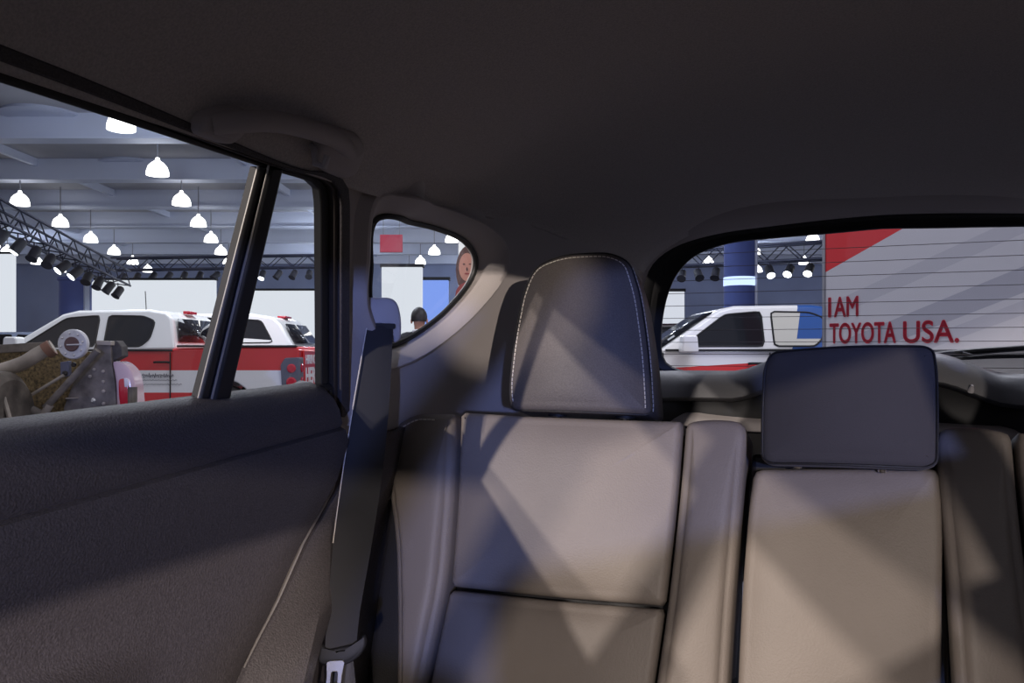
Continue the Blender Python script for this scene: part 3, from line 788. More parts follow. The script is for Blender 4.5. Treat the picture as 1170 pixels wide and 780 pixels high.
def half_width(z):
    return 1.0 if z < 1.30 else 0.985 - (z - 1.30) * 0.36
def make_vehicle(name, label, body_m, cab_m, rear_pane_m, bed=True, front_pane_m=None, cat='truck'):
    t = empty(name); tag(t, label, cat)
    arch = lambda cx, r: [(cx + r * math.cos(a), .42 + r * math.sin(a)) for a in [math.pi * (.03 + .94 * k / 12) for k in range(13)]]
    poly = [(0.04, .52), (0.0, .80), (.05, 1.10), (.22, 1.20), (.9, 1.26), (1.45, 1.31), (3.98, 1.35), (4.02, 1.36), (5.74, 1.385), (5.80, 1.34), (5.80, .62), (5.70, .56)]
    if not bed: poly[8] = (5.2, 1.30); poly[9] = (5.28, 1.22); poly[10] = (5.28, .62); poly[11] = (5.22, .56)
    low = arch(4.68 if bed else 4.25, .50) + [(1.55, .48)] + arch(.98, .50) + [(.40, .50)]
    P = poly + low
    def fn(x, z, h): return Vector((x, h * (1.0 - .035 * max(0, (z - 1.05) / .3) - .04 * max(0, (.75 - z))), z))
    MB().prism(P, fn, -1.0, 1.0).build('body', body_m, t, bevel=.025, seg=3, autosmooth=30)
    if bed:
        G = [(1.45, 1.30), (2.28, 1.86), (2.50, 1.915), (3.55, 1.93), (3.80, 1.89), (3.90, 1.80), (4.0, 1.34)]
    else:
        G = [(1.45, 1.29), (2.28, 1.80), (2.50, 1.85), (4.4, 1.86), (4.8, 1.80), (4.95, 1.68), (5.22, 1.28)]
    def gfn(x, z, h): return Vector((x, h * half_width(z), z))
    MB().prism(G, gfn, -1, 1).build('cab', cab_m, t, bevel=.04, seg=3, autosmooth=30)
    def pane(nm, poly, m, sub=None):
        p = MB().prism(rounded(poly, .05, 3), lambda x, z, h: Vector((x, -half_width(z) - h, z)), -.004, .006).build(nm, m, t, smooth=False)
        O = resample(rounded(poly, .05, 3), 40); 
        MB().tube([Vector((q.x, -half_width(q.y) - .006, q.y)) for q in O] + [Vector((O[0].x, -half_width(O[0].y) - .006, O[0].y))], .012, 5, False).build('pane_seal', rubber, p)
        return p
    if bed:
        pane('window', [(1.78, 1.38), (2.36, 1.80), (2.84, 1.84), (2.84, 1.385)], front_pane_m or dark_pane)
        pane('window', [(2.97, 1.385), (2.97, 1.84), (3.48, 1.83), (3.66, 1.76), (3.62, 1.50), (3.50, 1.385)], rear_pane_m)
        back = [(4.0 - .02, -.80, 1.45), (4.0 - .02, .80, 1.45), (3.915, .70, 1.80), (3.915, -.70, 1.80)]
        b_ = MB(); b_.cap([Vector((x + .03 + .0, y, z)) for x, y, z in back]); b_.build('back_window', dark_pane, t, solid=.01)
        MB().box((3.80, -.18, 1.885), (3.88, .18, 1.935)).build('high_brake_light', tail_red, t, bevel=.01)
        # bed rail cap, tail lamps, tailgate
        MB().box((4.04, -.99, 1.372), (5.76, -.90, 1.405)).build('bed_rail', rubber, t, bevel=.01)
        MB().box((4.04, .90, 1.372), (5.76, .99, 1.405)).build('bed_rail', rubber, t, bevel=.01)
        for sgn in (-1, 1):
            l = MB().prism(rounded([(5.56, .76), (5.54, 1.12), (5.60, 1.22), (5.82, 1.23), (5.825, .78)], .03), lambda x, z, h: Vector((x, sgn * (h - .02 * max(0, (z - 1.05) / .3)), z)), .80, 1.008).build('tail_lamp', grey_print, t, bevel=.012)
            for (zz, rr) in ((.87, .075), (1.07, .065)):
                MB().lathe([(rr, 0), (rr, .012), (rr*.7, .022)], 16, (Vector((1,0,0)), Vector((0,0,1)), Vector((0,sgn,0))), (5.70, sgn * 1.0, zz)).build('lamp_lens', tail_red, l)
                MB().lathe([(rr, 0), (rr, .010), (rr*.7, .018)], 16, (Vector((0,1,0)), Vector((0,0,1)), Vector((1,0,0))), (5.822, sgn * .90, zz)).build('lamp_lens', tail_red, l)
        MB().box((5.80, -.79, .66), (5.83, .79, 1.33)).build('tailgate', body_m if body_m is not red_wrap else tailgate_red, t, bevel=.015)
        MB().box((5.78, -.98, .45), (5.98, .98, .64)).build('rear_bumper', chrome, t, bevel=.04)
    else:
        pane('window', [(1.78, 1.36), (2.36, 1.74), (2.84, 1.78), (2.84, 1.36)], front_pane_m or dark_pane)
        pane('window', [(2.97, 1.36), (2.97, 1.78), (3.78, 1.78), (3.85, 1.36)], rear_pane_m)
        pane('window', [(3.97, 1.36), (3.92, 1.78), (4.6, 1.74), (4.85, 1.37)], rear_pane_m)
        MB().box((5.24, -.98, .45), (5.40, .98, .66)).build('rear_bumper', body_m, t, bevel=.04)
        MB().cap([Vector((5.205, -.80, 1.36)), Vector((5.205, .80, 1.36)), Vector((4.99, .70, 1.68)), Vector((4.99, -.70, 1.68))]).build('back_window', dark_pane, t, solid=.02, off=1)
        MB().box((4.70, -.2, 1.80), (4.86, .2, 1.84)).build('high_brake_light', tail_red, t, bevel=.01)
        for sgn in (-1, 1): MB().box((5.05, sgn*.93, .92), (5.30, sgn*1.0, 1.2)).build('tail_lamp', tail_red, t, bevel=.02)
    # windscreen
    MB().cap([Vector((1.52, -.80, 1.37)), Vector((1.52, .80, 1.37)), Vector((2.22, .72, 1.84)), Vector((2.22, -.72, 1.84))]).build('windscreen', dark_pane, t, solid=.012, off=1)
    # doors
    for x in (1.52, 2.90, 3.95 if bed else 3.9):
        MB().box((x - .006, -1.004, .62), (x + .006, -.985, 1.30)).build('door_gap', seam_m, t)
    for x in (2.62, 3.72):
        h_ = MB(); h_.tube([(x, -1.0, 1.155), (x + .03, -1.03, 1.16), (x + .19, -1.03, 1.16), (x + .22, -1.0, 1.155)], .016, 6); h_.build('door_handle', trim_black, t)
    mr = MB(); mr.prism(rounded([(1.70, 1.30), (1.72, 1.52), (1.90, 1.52), (1.92, 1.30)], .04), lambda x, z, h: Vector((x, -h, z)), 1.06, 1.28); mr.build('mirror', cab_m, t, bevel=.02)
    MB().tube([(1.82, -.98, 1.36), (1.82, -1.10, 1.38)], .02, 6).build('mirror_stalk', trim_black, t)
    MB().box((1.55, -1.010, 1.315), (3.98, -.975, 1.345)).build('sill_moulding', rubber, t, bevel=.004)
    for cx in (.98, 4.68 if bed else 4.25):
        for sgn in (-1, 1):
            w = MB().lathe([(.25, 0), (.36, -.01), (.405, .03), (.41, .13), (.405, .22), (.36, .26), (.25, .25)], 28, (Vector((1,0,0)), Vector((0,0,1)), Vector((0,sgn,0))), (cx, sgn * .74, .42)).build('wheel', tyre, t)
            MB().lathe([(.25, 0), (.245, .03), (.10, .02), (.06, .05)], 20, (Vector((1,0,0)), Vector((0,0,1)), Vector((0,sgn,0))), (cx, sgn * .97, .42)).build('rim', rim_m, w)
    return t
tailgate_red = mat('tailgate_red_paint', RED, 0.3, coat=0.4)
def park(t, u, d, xl, rz=0.0):
    """put local point (xl, -1) of a vehicle at pixel column u, depth d, wheels on the hall floor"""
    p = at(u, 400, d); r = Matrix.Rotation(YAW + rz, 3, 'Z')
    off = r @ Vector((xl, -1.0, 0))
    t.location = (p.x - off.x, p.y - off.y, GZ); t.rotation_euler = (0, 0, YAW + rz)

truck1 = make_vehicle('pickup_truck', 'red and white wrapped pickup truck with white cab seen through the side window', red_wrap, white_paint, dark_pane)
park(truck1, 341, 11.6, 5.8)
rot = Matrix.Rotation(math.radians(90), 4, 'Z') @ Matrix.Rotation(math.radians(90), 4, 'X')
text_mesh('lettering', 'HIRING', .19, white_print, truck1, Matrix.Translation((5.832, -.72, 1.13)) @ rot, .003, .95, .004)
text_mesh('lettering', 'HEROES', .33, white_print, truck1, Matrix.Translation((5.832, -.72, .84)) @ rot, .003, .95, .010)
for k, (x0, x1, z) in enumerate([(3.55, 4.0, .965), (3.45, 4.05, .90), (3.45, 4.12, .84)]):
    pts = [(lerp(x0, x1, i / 40), -1.003, z + (.028 if k == 0 else .008) * math.sin(i * 2.3) * (1 + .5 * math.sin(i * .9))) for i in range(41)]
    MB().tube(pts, .006 if k == 0 else .004, 4).build('script_mark', grey_print, truck1)
truck1b = make_vehicle('sport_utility_vehicle', 'plain white sport utility vehicle parked behind the red truck bed', white_paint, white_paint, dark_pane, bed=False, cat='car')
park(truck1b, 321, 14.2, 5.0); truck1b.scale = (1, 1, 1.07)
MB().tube([(2.4, -.5, 1.9), (2.38, -.5, 2.25)], .008, 5).build('antenna', trim_black, truck1b)
truck2 = make_vehicle('pickup_truck', 'white pickup truck with red stripe and blue rear beside the slogan board', flag_wrap, flag_cab, flag_pane, front_pane_m=dark_pane)
park(truck2, 880, 10.4, 2.9)
suv1 = make_vehicle('sport_utility_vehicle', 'dark maroon sport utility vehicle behind the flag-wrapped white truck', dark_paint, dark_paint, dark_pane, bed=False, cat='car')
park(suv1, 790, 15.5, 3.6)
suv2 = make_vehicle('sport_utility_vehicle', 'pale silver sport utility vehicle parked beyond the dusty race truck', silver_paint, silver_paint, dark_pane, bed=False, cat='car')
park(suv2, 62, 23, 5.1)
suv3 = copy_tree(suv2); suv3['label'] = 'pale silver sport utility vehicle in the far row near the grey wall'; park(suv3, -20, 27, 5.1)

# ---- slogan board
sl = Vector((CS, SN, 0)) * .68 - Vector((-SN, CS, 0)) * 1.0; sl.normalize()
SB = at(943, 400, 9.0); SB.z = GZ
board = empty('slogan_board', SB, math.atan2(sl.y, sl.x)); tag(board, 'tall white board with red corner and red slogan lettering', 'sign')
print_m = paint('board_print', (0.52, 0.505, 0.52), [
    ((0.60, 0.015, 0.02), [((-.42, 1), '>', 2.20)]),
    ((0.44, 0.43, 0.455), [((-.36, 1), '<', 1.83), ((-.36, 1), '>', 1.66), ]),
    ((0.36, 0.355, 0.39), [((-.36, 1), '<', 1.36), ((-.36, 1), '>', 1.12)]),
    ((0.44, 0.43, 0.46), [((-.36, 1), '<', 1.05), ((-.36, 1), '>', .92)]),
    ], 0.6)
MB().box((0, 0, 1.335), (4.6, .10, 4.0)).build('panel', print_m, board, bevel=.006)
MB().box((-.035, -.01, 1.32), (.0, .11, 4.0)).build('edge_profile', mat('aluminium_profile', (.35, .35, .37), .4, metal=.8), board, bevel=.004)
MB().box((.05, .02, 1.10), (4.55, .08, 1.335)).build('gap_strip', hatch_mat, board)  # grey recessed strip between panel and plinth
MB().box((0, -.25, 0), (4.6, .25, 1.10)).build('plinth', white_print, board, bevel=.01)
txt_red = mat('slogan_red', (0.42, 0.008, 0.03), 0.5)
up_x = Matrix.Rotation(math.radians(90), 4, 'X')
def board_x(u):
    r = ray(u, 400); n = Vector((-sl.y, sl.x, 0))
    p = CAM + r * ((SB - CAM).dot(n) / r.dot(n)); return (p - SB).dot(sl)
def slogan(body, size, u0, u1, z):
    o = text_mesh('lettering', body, size, txt_red, board, up_x, .002, 1.0, .0)
    xs = [v.co.x for v in o.data.vertices]; x0, x1 = board_x(u0), board_x(u1)
    k = (x1 - x0) / (max(xs) - min(xs)); m0 = min(xs)
    for v in o.data.vertices: v.co.x = x0 + (v.co.x - m0) * k; v.co.y -= .004; v.co.z += z
    bm = bmesh.new(); bm.from_mesh(o.data); g0_ = bm.verts[:] + bm.edges[:] + bm.faces[:]
    for dx, dz in ((.010, 0), (.005, .006), (.005, -.006)):
        nv = [e for e in bmesh.ops.duplicate(bm, geom=g0_)['geom'] if isinstance(e, bmesh.types.BMVert)]
        bmesh.ops.translate(bm, verts=nv, vec=(dx, -.0004, dz))
    bm.to_mesh(o.data); bm.free()
    return o
for body, u0, u1, zz in (('I', 946.5, 949, 1.70), ('AM', 953, 980, 1.70), ('TOYOTA', 948, 1023, 1.41), ('USA.', 1032, 1095, 1.41)): slogan(body, .31, u0, u1, zz)

# ---- dusty race truck tail (bare frame and lamp)
dust = mat('dusty_metal', (0.17, 0.145, 0.12), .75, metal=.2, bump=.5, bscale=40, vary=.45, vscale=14)
dust_l = mat('dusty_pale_metal', (0.42, 0.36, 0.29), .65, metal=.2, bump=.3, bscale=30, vary=.25, vscale=10)
dust_d = mat('muddy_dark_metal', (0.075, 0.066, 0.058), .8, bump=.6, bscale=30, vary=.5, vscale=18)
gold = mat('gold_speckled_screen', (0.20, 0.14, 0.06), .5, metal=.5, bump=1.0, bscale=90, vary=.8, vscale=60)
cap_m = mat('pale_cap', (0.62, 0.60, 0.58), .5, vary=.15, vscale=30)
cap_r = mat('maroon_cap_centre', (0.10, 0.045, 0.045), .5)
RD = 4.6
race = empty('race_truck', (0, 0, 0)); rl = at(70, 400, RD); race.location = (rl.x, rl.y, GZ)
tag(race, 'dusty tube-frame race truck tail with round filler cap and lamp', 'truck')
RO = Vector(race.location)
def rp(u, v, d=RD): return at(u, v, d) - RO
def rz_(X, Y, d=RD): return rp(X / 5.78, 355 + Y / 5.78, d)
def plate(poly, d, th, m, name, parent=race, bevel=.004):
    A = [rz_(x, y, d) for x, y in poly]; B = [p + FWD * th for p in A]; n = len(A)
    mb = MB(); mb.add(A + B, [tuple(range(n)), tuple(reversed(range(n, 2*n)))] + [(i, n+i, n+(i+1)%n, (i+1)%n) for i in range(n)])
    return mb.build(name, m, parent, smooth=False, bevel=bevel, merge=True)
CF = (RGT, Vector((0,0,1)), -FWD)
MB().tube(catmull([rz_(-160, 430, RD-.1), rz_(0, 395, RD-.1), rz_(150, 345, RD-.1), rz_(260, 280, RD-.1), rz_(350, 235, RD-.08)], 5), .040, 12).build('roll_tube', dust_l, race)
MB().tube([rz_(300, 268, RD-.1), rz_(345, 240, RD-.09)], .047, 14).build('tube_collar', mat('rusty_collar', (.22, .10, .06), .7), race)
f_ = MB().lathe([(.075, -.02), (.083, -.01), (.083, .012), (.078, .018), (.042, .019)], 32, CF, rz_(487, 220, RD-.12)).build('filler_flange', cap_m, race)
MB().lathe([(.041, 0), (.041, .024), (.036, .028)], 24, CF, rz_(487, 220, RD-.12)).build('filler_cap', cap_r, f_)
for k in range(8):
    a = k * math.pi / 4 + .2
    MB().lathe([(.006, 0), (.006, .024), (.003, .027)], 8, CF, rz_(487, 220, RD-.12) + RGT * .062 * math.cos(a) + Vector((0,0,.062 * math.sin(a)))).build('flange_bolt', chrome, f_)
MB().tube([rz_(440, 225, RD-.151), rz_(535, 222, RD-.151)], .004, 4).build('cap_script', cap_m, f_)
plate([(-200, 235), (290, 205), (300, 262), (-200, 290)], RD + .05, .05, dust, 'bed_side')
plate([(-200, 285), (300, 258), (600, 270), (600, 720), (-200, 760)], RD + .14, .02, gold, 'mesh_screen')
plate([(635, 195), (728, 200), (735, 330), (760, 480), (775, 760), (420, 780), (420, 640), (500, 430), (600, 300)], RD + .02, .06, dust, 'rear_plate')
plate([(632, 198), (730, 200), (730, 228), (640, 226)], RD - .01, .10, dust_l, 'plate_lip')
plate([(770, 195), (800, 235), (806, 300), (740, 335), (725, 205)], RD + .04, .08, dust_d, 'lamp_bracket')
plate([(430, 575), (500, 575), (500, 580), (430, 582)], RD - .005, .03, dust_l, 'plate_ridge')
plate([(320, 670), (460, 670), (460, 760), (320, 775)], RD - .004, .02, seam_m, 'plate_opening')
plate([(395, 340), (455, 330), (455, 430), (400, 440)], RD - .03, .03, mat('blue_grey_bracket', (.12, .13, .19), .6), 'brace_bracket')
for X, Y in ((490, 355), (432, 412)):
    MB().lathe([(.014, 0), (.014, .01), (.008, .014)], 12, CF, rz_(X, Y, RD - .04)).build('bracket_bolt', trim_black, race)
for X, Y in ((684, 400), (684, 468), (686, 530), (688, 612), (688, 652), (625, 388), (597, 432)):
    MB().lathe([(.010, 0), (.010, .008), (.004, .013)], 10, CF, rz_(X, Y, RD + .02)).build('plate_bolt', dust_l, race)
MB().lathe([(.016, 0), (.016, .008), (.008, .016)], 12, CF, rz_(618, 592, RD + .02)).build('plate_bolt', chrome, race)
for a, b, r, m in (((150, 590), (420, 425), .009, dust_l), ((300, 640), (645, 262), .020, dust), ((110, 600), (285, 690), .024, dust), ((285, 690), (120, 800), .026, dust), ((285, 690), (330, 620), .022, dust_l)):
    MB().tube([rz_(*a, RD - .06), rz_(*b, RD - .06)], r, 10).build('brace_tube', m, race)
lampo = puffy([(s_.x, s_.y) for s_ in rounded([(745, -335), (800, -335), (865, -385), (893, -470), (910, -700), (775, -715), (770, -480)], [15, 30, 40, 60, 20, 20, 60])],
      lambda s, t, h: rz_(s, -t, RD + .02) - FWD * h, .10, .012, .02, N=70, M=5)
MAT_lens = mat('clear_pink_lens', (0.60, 0.42, 0.44), .15, coat=.5)
lm = lampo.build('tail_lamp', MAT_lens, race)
puffy([(s_.x, s_.y) for s_ in rounded([(783, -450), (830, -445), (850, -520), (850, -640), (800, -660), (785, -560)], 25)],
      lambda s, t, h: rz_(s, -t, RD - .004) - FWD * h, .02, .006, .004, N=50, M=4).build('red_reflector', tail_red, lm)
puffy([(s_.x, s_.y) for s_ in rounded([(818, -440), (845, -450), (845, -500), (822, -505)], 12)],
      lambda s, t, h: rz_(s, -t, RD - .010) - FWD * h, .02, .004, .002, N=30, M=3).build('lamp_facet', lamp_clear, lm)
wc = rz_(-60, 700, RD - .25)
MB().lathe([(.12, 0), (.20, -.02), (.245, .02), (.25, .12), (.245, .22), (.20, .26), (.12, .25)], 32, (Vector((FWD.x, FWD.y, 0)), Vector((0,0,1)), RGT), wc + RGT * -.14).build('spare_wheel', mat('muddy_tyre', (.11, .09, .07), .9, bump=1.0, bscale=25, vary=.4, vscale=12), race)
MB().tube([rz_(20, 560, RD - .3), rz_(60, 700, RD - .3), rz_(70, 820, RD - .3)], .012, 8).build('tie_strap', dust_l, race)
# rest of the machine down to the floor
fr = MB()
fr.box((-.55, .05, .55), (.42, .65, .75)); fr.build('lower_frame', dust_d, race, bevel=.02)
for x in (-.45, .25):
    MB().lathe([(.20, 0), (.36, -.02), (.40, .04), (.40, .24), (.36, .30), (.20, .28)], 28, (Vector((0,1,0)), Vector((0,0,1)), Vector((1,0,0))), (x - .14, .55, .40)).build('wheel', tyre, race)
for x in (-.5, .38):
    MB().tube([(x, .15, .6), (x, .15, 1.12)], .025, 8).build('upright_tube', dust, race)

# ---- hall shell
hall_floor_m = mat('hall_carpet', (0.10, 0.10, 0.13), .9, bump=.3, bscale=40, vary=.2, vscale=.6)
hf = MB(); hf.box((-70, -30, GZ - .05), (45, 75, GZ)); tag(hf.build('floor_hall', hall_floor_m, smooth=False), 'dark grey carpet floor of the exhibition hall', 'floor', kind='structure')
ceil_m = mat('hall_ceiling_paint', (0.42, 0.42, 0.46), .9, vary=.12, vscale=.4)
beam_m = mat('pale_beam_paint', (0.62, 0.66, 0.80), .7)
hc = empty('ceiling_hall'); tag(hc, 'grey hall ceiling with pale cross beams', 'ceiling', kind='structure')
cz = 7.6
def cam_box(a0, a1, d0, d1, z0, z1):
    """box aligned with the hall's beams: a = sideways, d = ahead (metres)"""
    mb = MB(); vs = []
    for z in (z0, z1):
        for a, d in ((a0, d0), (a1, d0), (a1, d1), (a0, d1)):
            p = RGT * a + FWD * d; vs.append((p.x, p.y, z))
    mb.add(vs, [(0,3,2,1),(4,5,6,7),(0,1,5,4),(1,2,6,5),(2,3,7,6),(3,0,4,7)]); return mb
cam_box(-60, 40, 8, 62, cz, cz + .2).build('ceiling_deck', ceil_m, hc, smooth=False)
for k in range(9):
    d = 16.5 + k * 5.2
    cam_box(-60, 40, d, d + .35, 6.95, cz).build('beam', beam_m, hc, smooth=False)
    cam_box(-60, 40, d - .12, d + .47, 6.88, 6.95).build('beam_flange', beam_m, hc, smooth=False)
for k in range(7):
    a = -30 + k * 7
    cam_box(a, a + .15, 8, 60, 7.35, cz).build('joist', beam_m, hc, smooth=False)
for (u, v) in ((50, 135), (300, 136), (150, 190)):
    p = CAM + ray(u, v) * ((7.5 - CZ) / ray(u, v).z)
    MB().lathe([(1.0, 0), (1.05, -.08), (.9, -.12), (.6, -.10)], 28, None, (p.x, p.y, 7.6)).build('round_diffuser', beam_m, hc)
wall_m = mat('hall_wall_blue_grey', (0.34, 0.39, 0.58), .8, vary=.15, vscale=.3)
wb = cam_box(-62, 42, 55, 55.4, GZ, cz).build('wall_hall', wall_m, smooth=False); tag(wb, 'blue-grey far wall of the exhibition hall', 'wall', kind='structure')
screen_m = emission('white_light_box', (0.90, 0.94, 1.0), .85)
screen_b = emission('blue_light_box', (0.25, 0.40, 1.0), .9)
def light_wall(u0, u1, v0, v1, d, m, label, name='light_wall'):
    z0 = CZ + (400 - v1) / FPX * d; z1 = CZ + (400 - v0) / FPX * d
    a0 = (u0 - 585) / FPX * d; a1 = (u1 - 585) / FPX * d
    o = empty(name, (0, 0, GZ)); tag(o, label, 'display')
    pa = cam_box(a0, a1, d, d + .25, z0 - GZ, z1 - GZ); pa.build('lit_panel', m, o, smooth=False)
    cam_box(a0 - .05, a1 + .05, d + .02, d + .3, 0, z0 - GZ).build('base_wall', wall_m, o, smooth=False)
    cam_box(a0 - .05, a1 + .05, d + .02, d + .3, z1 - GZ, z1 - GZ + .1).build('top_rail', trim_black, o, smooth=False)
    return o
light_wall(98, 245, 320, 395, 34, screen_m, 'long glowing white display wall behind the red truck')
light_wall(252, 385, 332, 395, 36, screen_m, 'glowing white display wall beside the rear of the red truck')
light_wall(-60, 14, 290, 395, 32, screen_m, 'glowing white display wall past the silver vehicles')
light_wall(742, 782, 333, 380, 26, screen_m, 'bright white screen beyond the maroon vehicle', 'display_screen')
light_wall(436, 482, 305, 400, 24, screen_m, 'glowing white and blue display wall behind the standing person')
light_wall(482, 512, 320, 400, 24.5, screen_b, 'blue lit display wall next to the face poster')
col_m = mat('blue_lit_column', (0.10, 0.14, 0.40), .6)  # blue light on the column is put into its base colour
def column(u, d, r, label, band, top=None):
    p = at(u, 400, d); o = empty('round_column', (p.x, p.y, GZ)); tag(o, label, 'column')
    MB().lathe([(r * 1.08, 0), (r * 1.08, .2), (r, .22), (r, (top or cz) - GZ - .15), (r * 1.1, (top or cz) - GZ - .1), (r * 1.1, (top or cz) - GZ - .01)], 28).build('shaft', col_m, o)
    if band is not None:
        MB().lathe([(r * 1.01, band - .12), (r * 1.03, band - .1), (r * 1.03, band + .1), (r * 1.01, band + .12)], 28).build('light_band', emission('band_light', (.55, .7, 1), 1.6), o)
    MB().box((r * .98, -.1, .2), (r * 1.12, .1, (top or cz) - GZ - .2)).build('conduit', beam_m, o, smooth=False)
    return o
column(845, 22, .42, 'blue-lit round column with a glowing band behind the white truck', 3.2)
column(86, 30, .55, 'dark blue hanging drape beside the glowing white wall, built as a round column', None, 3.9)  # a hanging drape, modelled as a short column

# ---- pendant lamps
lamp_m = emission('lamp_glow', (1.0, 0.98, 0.94), 5.0)
stem_m = mat('lamp_stem', (.25, .26, .3), .5)
H = 5.0
proto = empty('pendant_lamp'); tag(proto, 'white bell-shaped pendant lamp hanging from the hall ceiling', 'lamp', 'pendant lamps under the hall ceiling')
MB().lathe([(.30, 0), (.295, .10), (.25, .24), (.16, .34), (.07, .40), (.05, .48)], 18).build('shade', lamp_m, proto)
MB().tube([(0, 0, .46), (0, 0, 1.56)], .02, 6).build('stem', stem_m, proto)
spots = []
for r in range(-1, 8):
    for c in range(-4, 12):
        dd = (4.466 + .92 * r) * H
        aa = (-1.966 - .245 * r + 1.08 * c) * H
        u = 585 + aa / dd * FPX
        if dd < 15 or dd > 54: continue
        if not (-60 < u < 1230): continue
        spots.append((aa, dd, u))
first = True
for aa, dd, u in spots:
    o = proto if first else copy_tree(proto); first = False
    p = RGT * aa + FWD * dd; o.location = (p.x, p.y, CZ + H - .15)
for (aa, dd, u) in spots[::7]:
    p = RGT * aa + FWD * dd
    light('pendant_bulb', 'POINT', (p.x, p.y, CZ + H - .5), (p.x, p.y, 0), (.80, .88, 1.0), 260, .3)

# ---- lighting trusses with spotlights
truss_m = mat('dark_truss', (0.05, 0.055, 0.09), .5, metal=.5)
can_m = mat('spotlight_can', (0.03, 0.03, 0.04), .5)
bulb_m = emission('spotlight_lens', (.9, .95, 1), 6.0)
def truss(p0, p1, label, nspots, lit):
    o = empty('lighting_truss', p0); tag(o, label, 'truss')
    v = Vector(p1) - Vector(p0); L = v.length; t = v.normalized(); s = Vector((0,0,1)).cross(t).normalized(); w = Vector((0,0,1)); h = .28
    for a, b in ((-1,-1), (1,-1), (1,1), (-1,1)):
        MB().tube([s*a*h + w*b*h, v + s*a*h + w*b*h], .045, 6).build('chord', truss_m, o)
    br = MB(); n = int(L / .6)
    for i in range(n):
        q0, q1 = t * (L*i/n), t * (L*(i+1)/n); k = 1 if i % 2 else -1
        br.tube([q0 + s*h + w*h*k, q1 + s*h - w*h*k], .022, 5); br.tube([q0 - s*h + w*h*k, q1 - s*h - w*h*k], .022, 5); br.tube([q0 + s*h*k - w*h, q1 - s*h*k - w*h], .022, 5)
    b_ = br.build('bracing', truss_m, o); b_['kind'] = 'stuff'
    for i in range(nspots):
        c = t * (L * (i + .5) / nspots) - w * .62
        dirv = Vector((.3 * math.sin(i * 1.7), -.6, -.75 + .2 * math.cos(i))).normalized()
        ax = dirv.orthogonal().normalized(); ay = dirv.cross(ax)
        cn = MB().lathe([(.10, -.25), (.14, -.2), (.15, .15), (.17, .2)], 14, (ax, ay, dirv), c).build('spotlight', can_m, o)
        MB().tube([c, c + w * .36], .02, 5).build('clamp', truss_m, cn)
        if i in lit: MB().lathe([(.14, .18), (.14, .21), (.06, .22)], 14, (ax, ay, dirv), c).build('lens', bulb_m, cn)
    return o
truss(at(-60, 215, 19), at(140, 318, 31), 'dark lighting truss with spotlights running over the race truck', 12, (2, 3, 6, 7))
truss(at(130, 302, 38), at(380, 298, 38), 'long dark lighting truss far behind the white display walls', 14, (4, 9))
truss(at(770, 296, 30), at(960, 285, 26), 'dark lighting truss crossing behind the blue column', 9, (4, 5, 6, 7))

# ---- poster with a face, small red sign
pz = at(541, 300, 16); poster = empty('face_poster', (pz.x, pz.y, GZ), YAW); tag(poster, 'white poster with a long-haired face seen through the quarter window', 'poster')
MB().box((-.30, 0, 2.0), (.75, .06, 4.4)).build('sheet', emission('poster_glow', (.95, .95, .97), .85), poster, smooth=False)  # sheet's brightness is put in as emission, no lamp behind it
MB().box((-.05, .07, 0), (.05, .15, 4.4)).build('stand', truss_m, poster, smooth=False)
pface = mat('poster_skin_print', (.50, .22, .14), .6); phair = mat('poster_hair_print', (.10, .045, .03), .6); pshirt = mat('poster_cloth_print', (.28, .05, .04), .6)
def ell(cx, cz_, rx, rz2, y, m, nm): MB().prism([(cx + rx * math.cos(k*math.pi/12), cz_ + rz2 * math.sin(k*math.pi/12)) for k in range(24)], lambda a, b, h: Vector((a, h, b)), y, y - .004).build(nm, m, poster, smooth=False)
ell(-.08, 2.92, .27, .50, -.002, phair, 'printed_hair'); ell(-.13, 2.98, .16, .28, -.008, pface, 'printed_face'); ell(-.12, 2.42, .24, .26, -.012, pshirt, 'printed_cloth')
for ex in (-.19, -.07): ell(ex, 3.04, .025, .014, -.014, phair, 'printed_eye')
ell(-.13, 2.85, .05, .016, -.014, pshirt, 'printed_mouth'); ell(-.13, 2.94, .016, .04, -.014, phair, 'printed_nose')
rs = at(447, 278, 20); rsg = empty('hanging_sign', (rs.x, rs.y, rs.z), YAW); tag(rsg, 'small red hanging sign seen through the quarter window', 'sign')
MB().box((-.28, 0, -.22), (.28, .05, .22)).build('plate', mat('sign_red', (.45, .03, .06), .6), rsg, bevel=.01)
for x in (-.2, .2): MB().tube([(x, .02, .2), (x, .02, cz - rs.z - .02)], .008, 5).build('wire', stem_m, rsg)

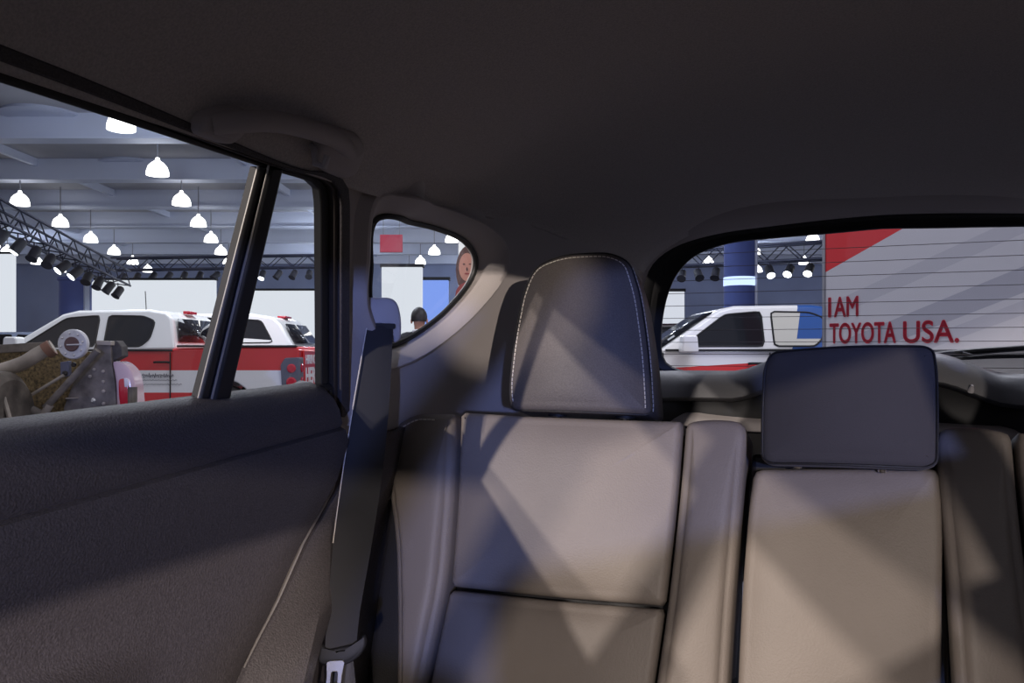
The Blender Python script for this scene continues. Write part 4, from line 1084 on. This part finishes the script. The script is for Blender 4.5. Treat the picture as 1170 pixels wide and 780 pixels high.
# ---- standing person seen from behind
pp = at(479, 400, 9.0)
def person():
    J = {'pel': (0,0,.98), 'sp': (0,.01,1.15), 'ch': (0,.02,1.35), 'nk': (0,.02,1.53), 'nk2': (0,-.005,1.58), 'hd': (0,-.02,1.66), 'top': (0,-.01,1.77),
         'sL': (-.17,.02,1.46), 'eL': (-.25,.04,1.17), 'wL': (-.24,-.04,.92), 'hL': (-.235,-.07,.84),
         'sR': (.17,.02,1.46), 'eR': (.25,.04,1.17), 'wR': (.24,-.04,.92), 'hR': (.235,-.07,.84),
         'pL': (-.10,0,.93), 'kL': (-.12,-.01,.50), 'aL': (-.12,.03,.09), 'fL': (-.13,-.13,.035),
         'pR': (.10,0,.93), 'kR': (.12,-.01,.50), 'aR': (.12,.03,.09), 'fR': (.13,-.13,.035)}
    R = {'pel': (.16,.12), 'sp': (.15,.115), 'ch': (.18,.125), 'nk': (.06,.06), 'nk2': (.056,.06), 'hd': (.078,.095), 'top': (.055,.07),
         'sL': (.075,.075), 'eL': (.05,.05), 'wL': (.036,.036), 'hL': (.03,.04), 'pL': (.095,.10), 'kL': (.07,.07), 'aL': (.05,.05), 'fL': (.045,.035)}
    E = ['pel-sp', 'sp-ch', 'ch-nk', 'nk-nk2', 'nk2-hd', 'hd-top', 'ch-sL', 'sL-eL', 'eL-wL', 'wL-hL', 'ch-sR', 'sR-eR', 'eR-wR', 'wR-hR', 'pel-pL', 'pL-kL', 'kL-aL', 'aL-fL', 'pel-pR', 'pR-kR', 'kR-aR', 'aR-fR']
    # fingers
    for sd, sx in (('L', 1), ('R', -1)):
        hx, hy, hz = J['h' + sd]
        for k, (dy, ln) in enumerate(((-.03, .055), (-.01, .07), (.01, .068), (.03, .05))):
            J[f'f{k}{sd}'] = (hx, hy + dy, hz - .03 - ln * .5); J[f'g{k}{sd}'] = (hx + sx * .015, hy + dy, hz - .03 - ln)
            E += [f'h{sd}-f{k}{sd}', f'f{k}{sd}-g{k}{sd}']
        J['t' + sd] = (hx + sx * .03, hy - .05, hz - .03); E.append(f'h{sd}-t{sd}')
    names = list(J); idx = {n: i for i, n in enumerate(names)}
    me = bpy.data.meshes.new('body')
    me.from_pydata([J[n] for n in names], [tuple(idx[q] for q in e.split('-')) for e in E], [])
    root = empty('person', (pp.x, pp.y, GZ), YAW + math.pi); tag(root, 'person in a dark suit seen from behind through the quarter window', 'person')
    o = bpy.data.objects.new('body', me); COL.objects.link(o); o.parent = root
    md = o.modifiers.new('skin', 'SKIN')
    if not me.skin_vertices: me.attributes  # created with the modifier
    sv = me.skin_vertices[0].data if me.skin_vertices else None
    if sv is None:
        bm = bmesh.new(); bm.from_mesh(me); bm.verts.layers.skin.verify(); bm.to_mesh(me); bm.free(); sv = me.skin_vertices[0].data
    for n, i in idx.items():
        key = n if n in R else n[:-1] + 'L'
        rad = R.get(key, (.009, .009)); sv[i].radius = rad
        sv[i].use_root = (n == 'pel')
    s_ = o.modifiers.new('sub', 'SUBSURF'); s_.levels = 2; s_.render_levels = 2
    m = paint('suit_and_skin', (.018, .018, .024), [((.45, .22, .14), [('Z', '>', 1.545)]), ((.45, .22, .14), [('Z', '<', .90), ('Z', '>', .70), ])], .7)
    # trousers below are suit again: hands only lie outside the hips
    me.materials.append(m)
    hair = MB(); rows = []
    for i in range(9):
        th = math.pi * .62 * i / 8
        rows.append([Vector((.092 * math.sin(th) * math.cos(a), .012 + .112 * math.sin(th) * math.sin(a), 1.695 + .118 * math.cos(th))) for a in [2*math.pi*j/20 for j in range(20)]])
    hair.grid(rows, True); hair.build('hair', mat('dark_hair', (.015, .012, .012), .6), root)
    for sgn in (-1, 1): MB().lathe([(.012, -.01), (.03, 0), (.028, .008), (.01, .012)], 10, (Vector((0,1,0)), Vector((0,0,1)), Vector((sgn,0,0))), (sgn * .085, -.005, 1.655)).build('ear', pface, root)
    MB().tube(catmull([(-.07, .03, 1.515), (-.05, .09, 1.545), (0, .10, 1.55), (.05, .09, 1.545), (.07, .03, 1.515)], 5), .014, 8).build('collar', white_print, root)
    return root
person()
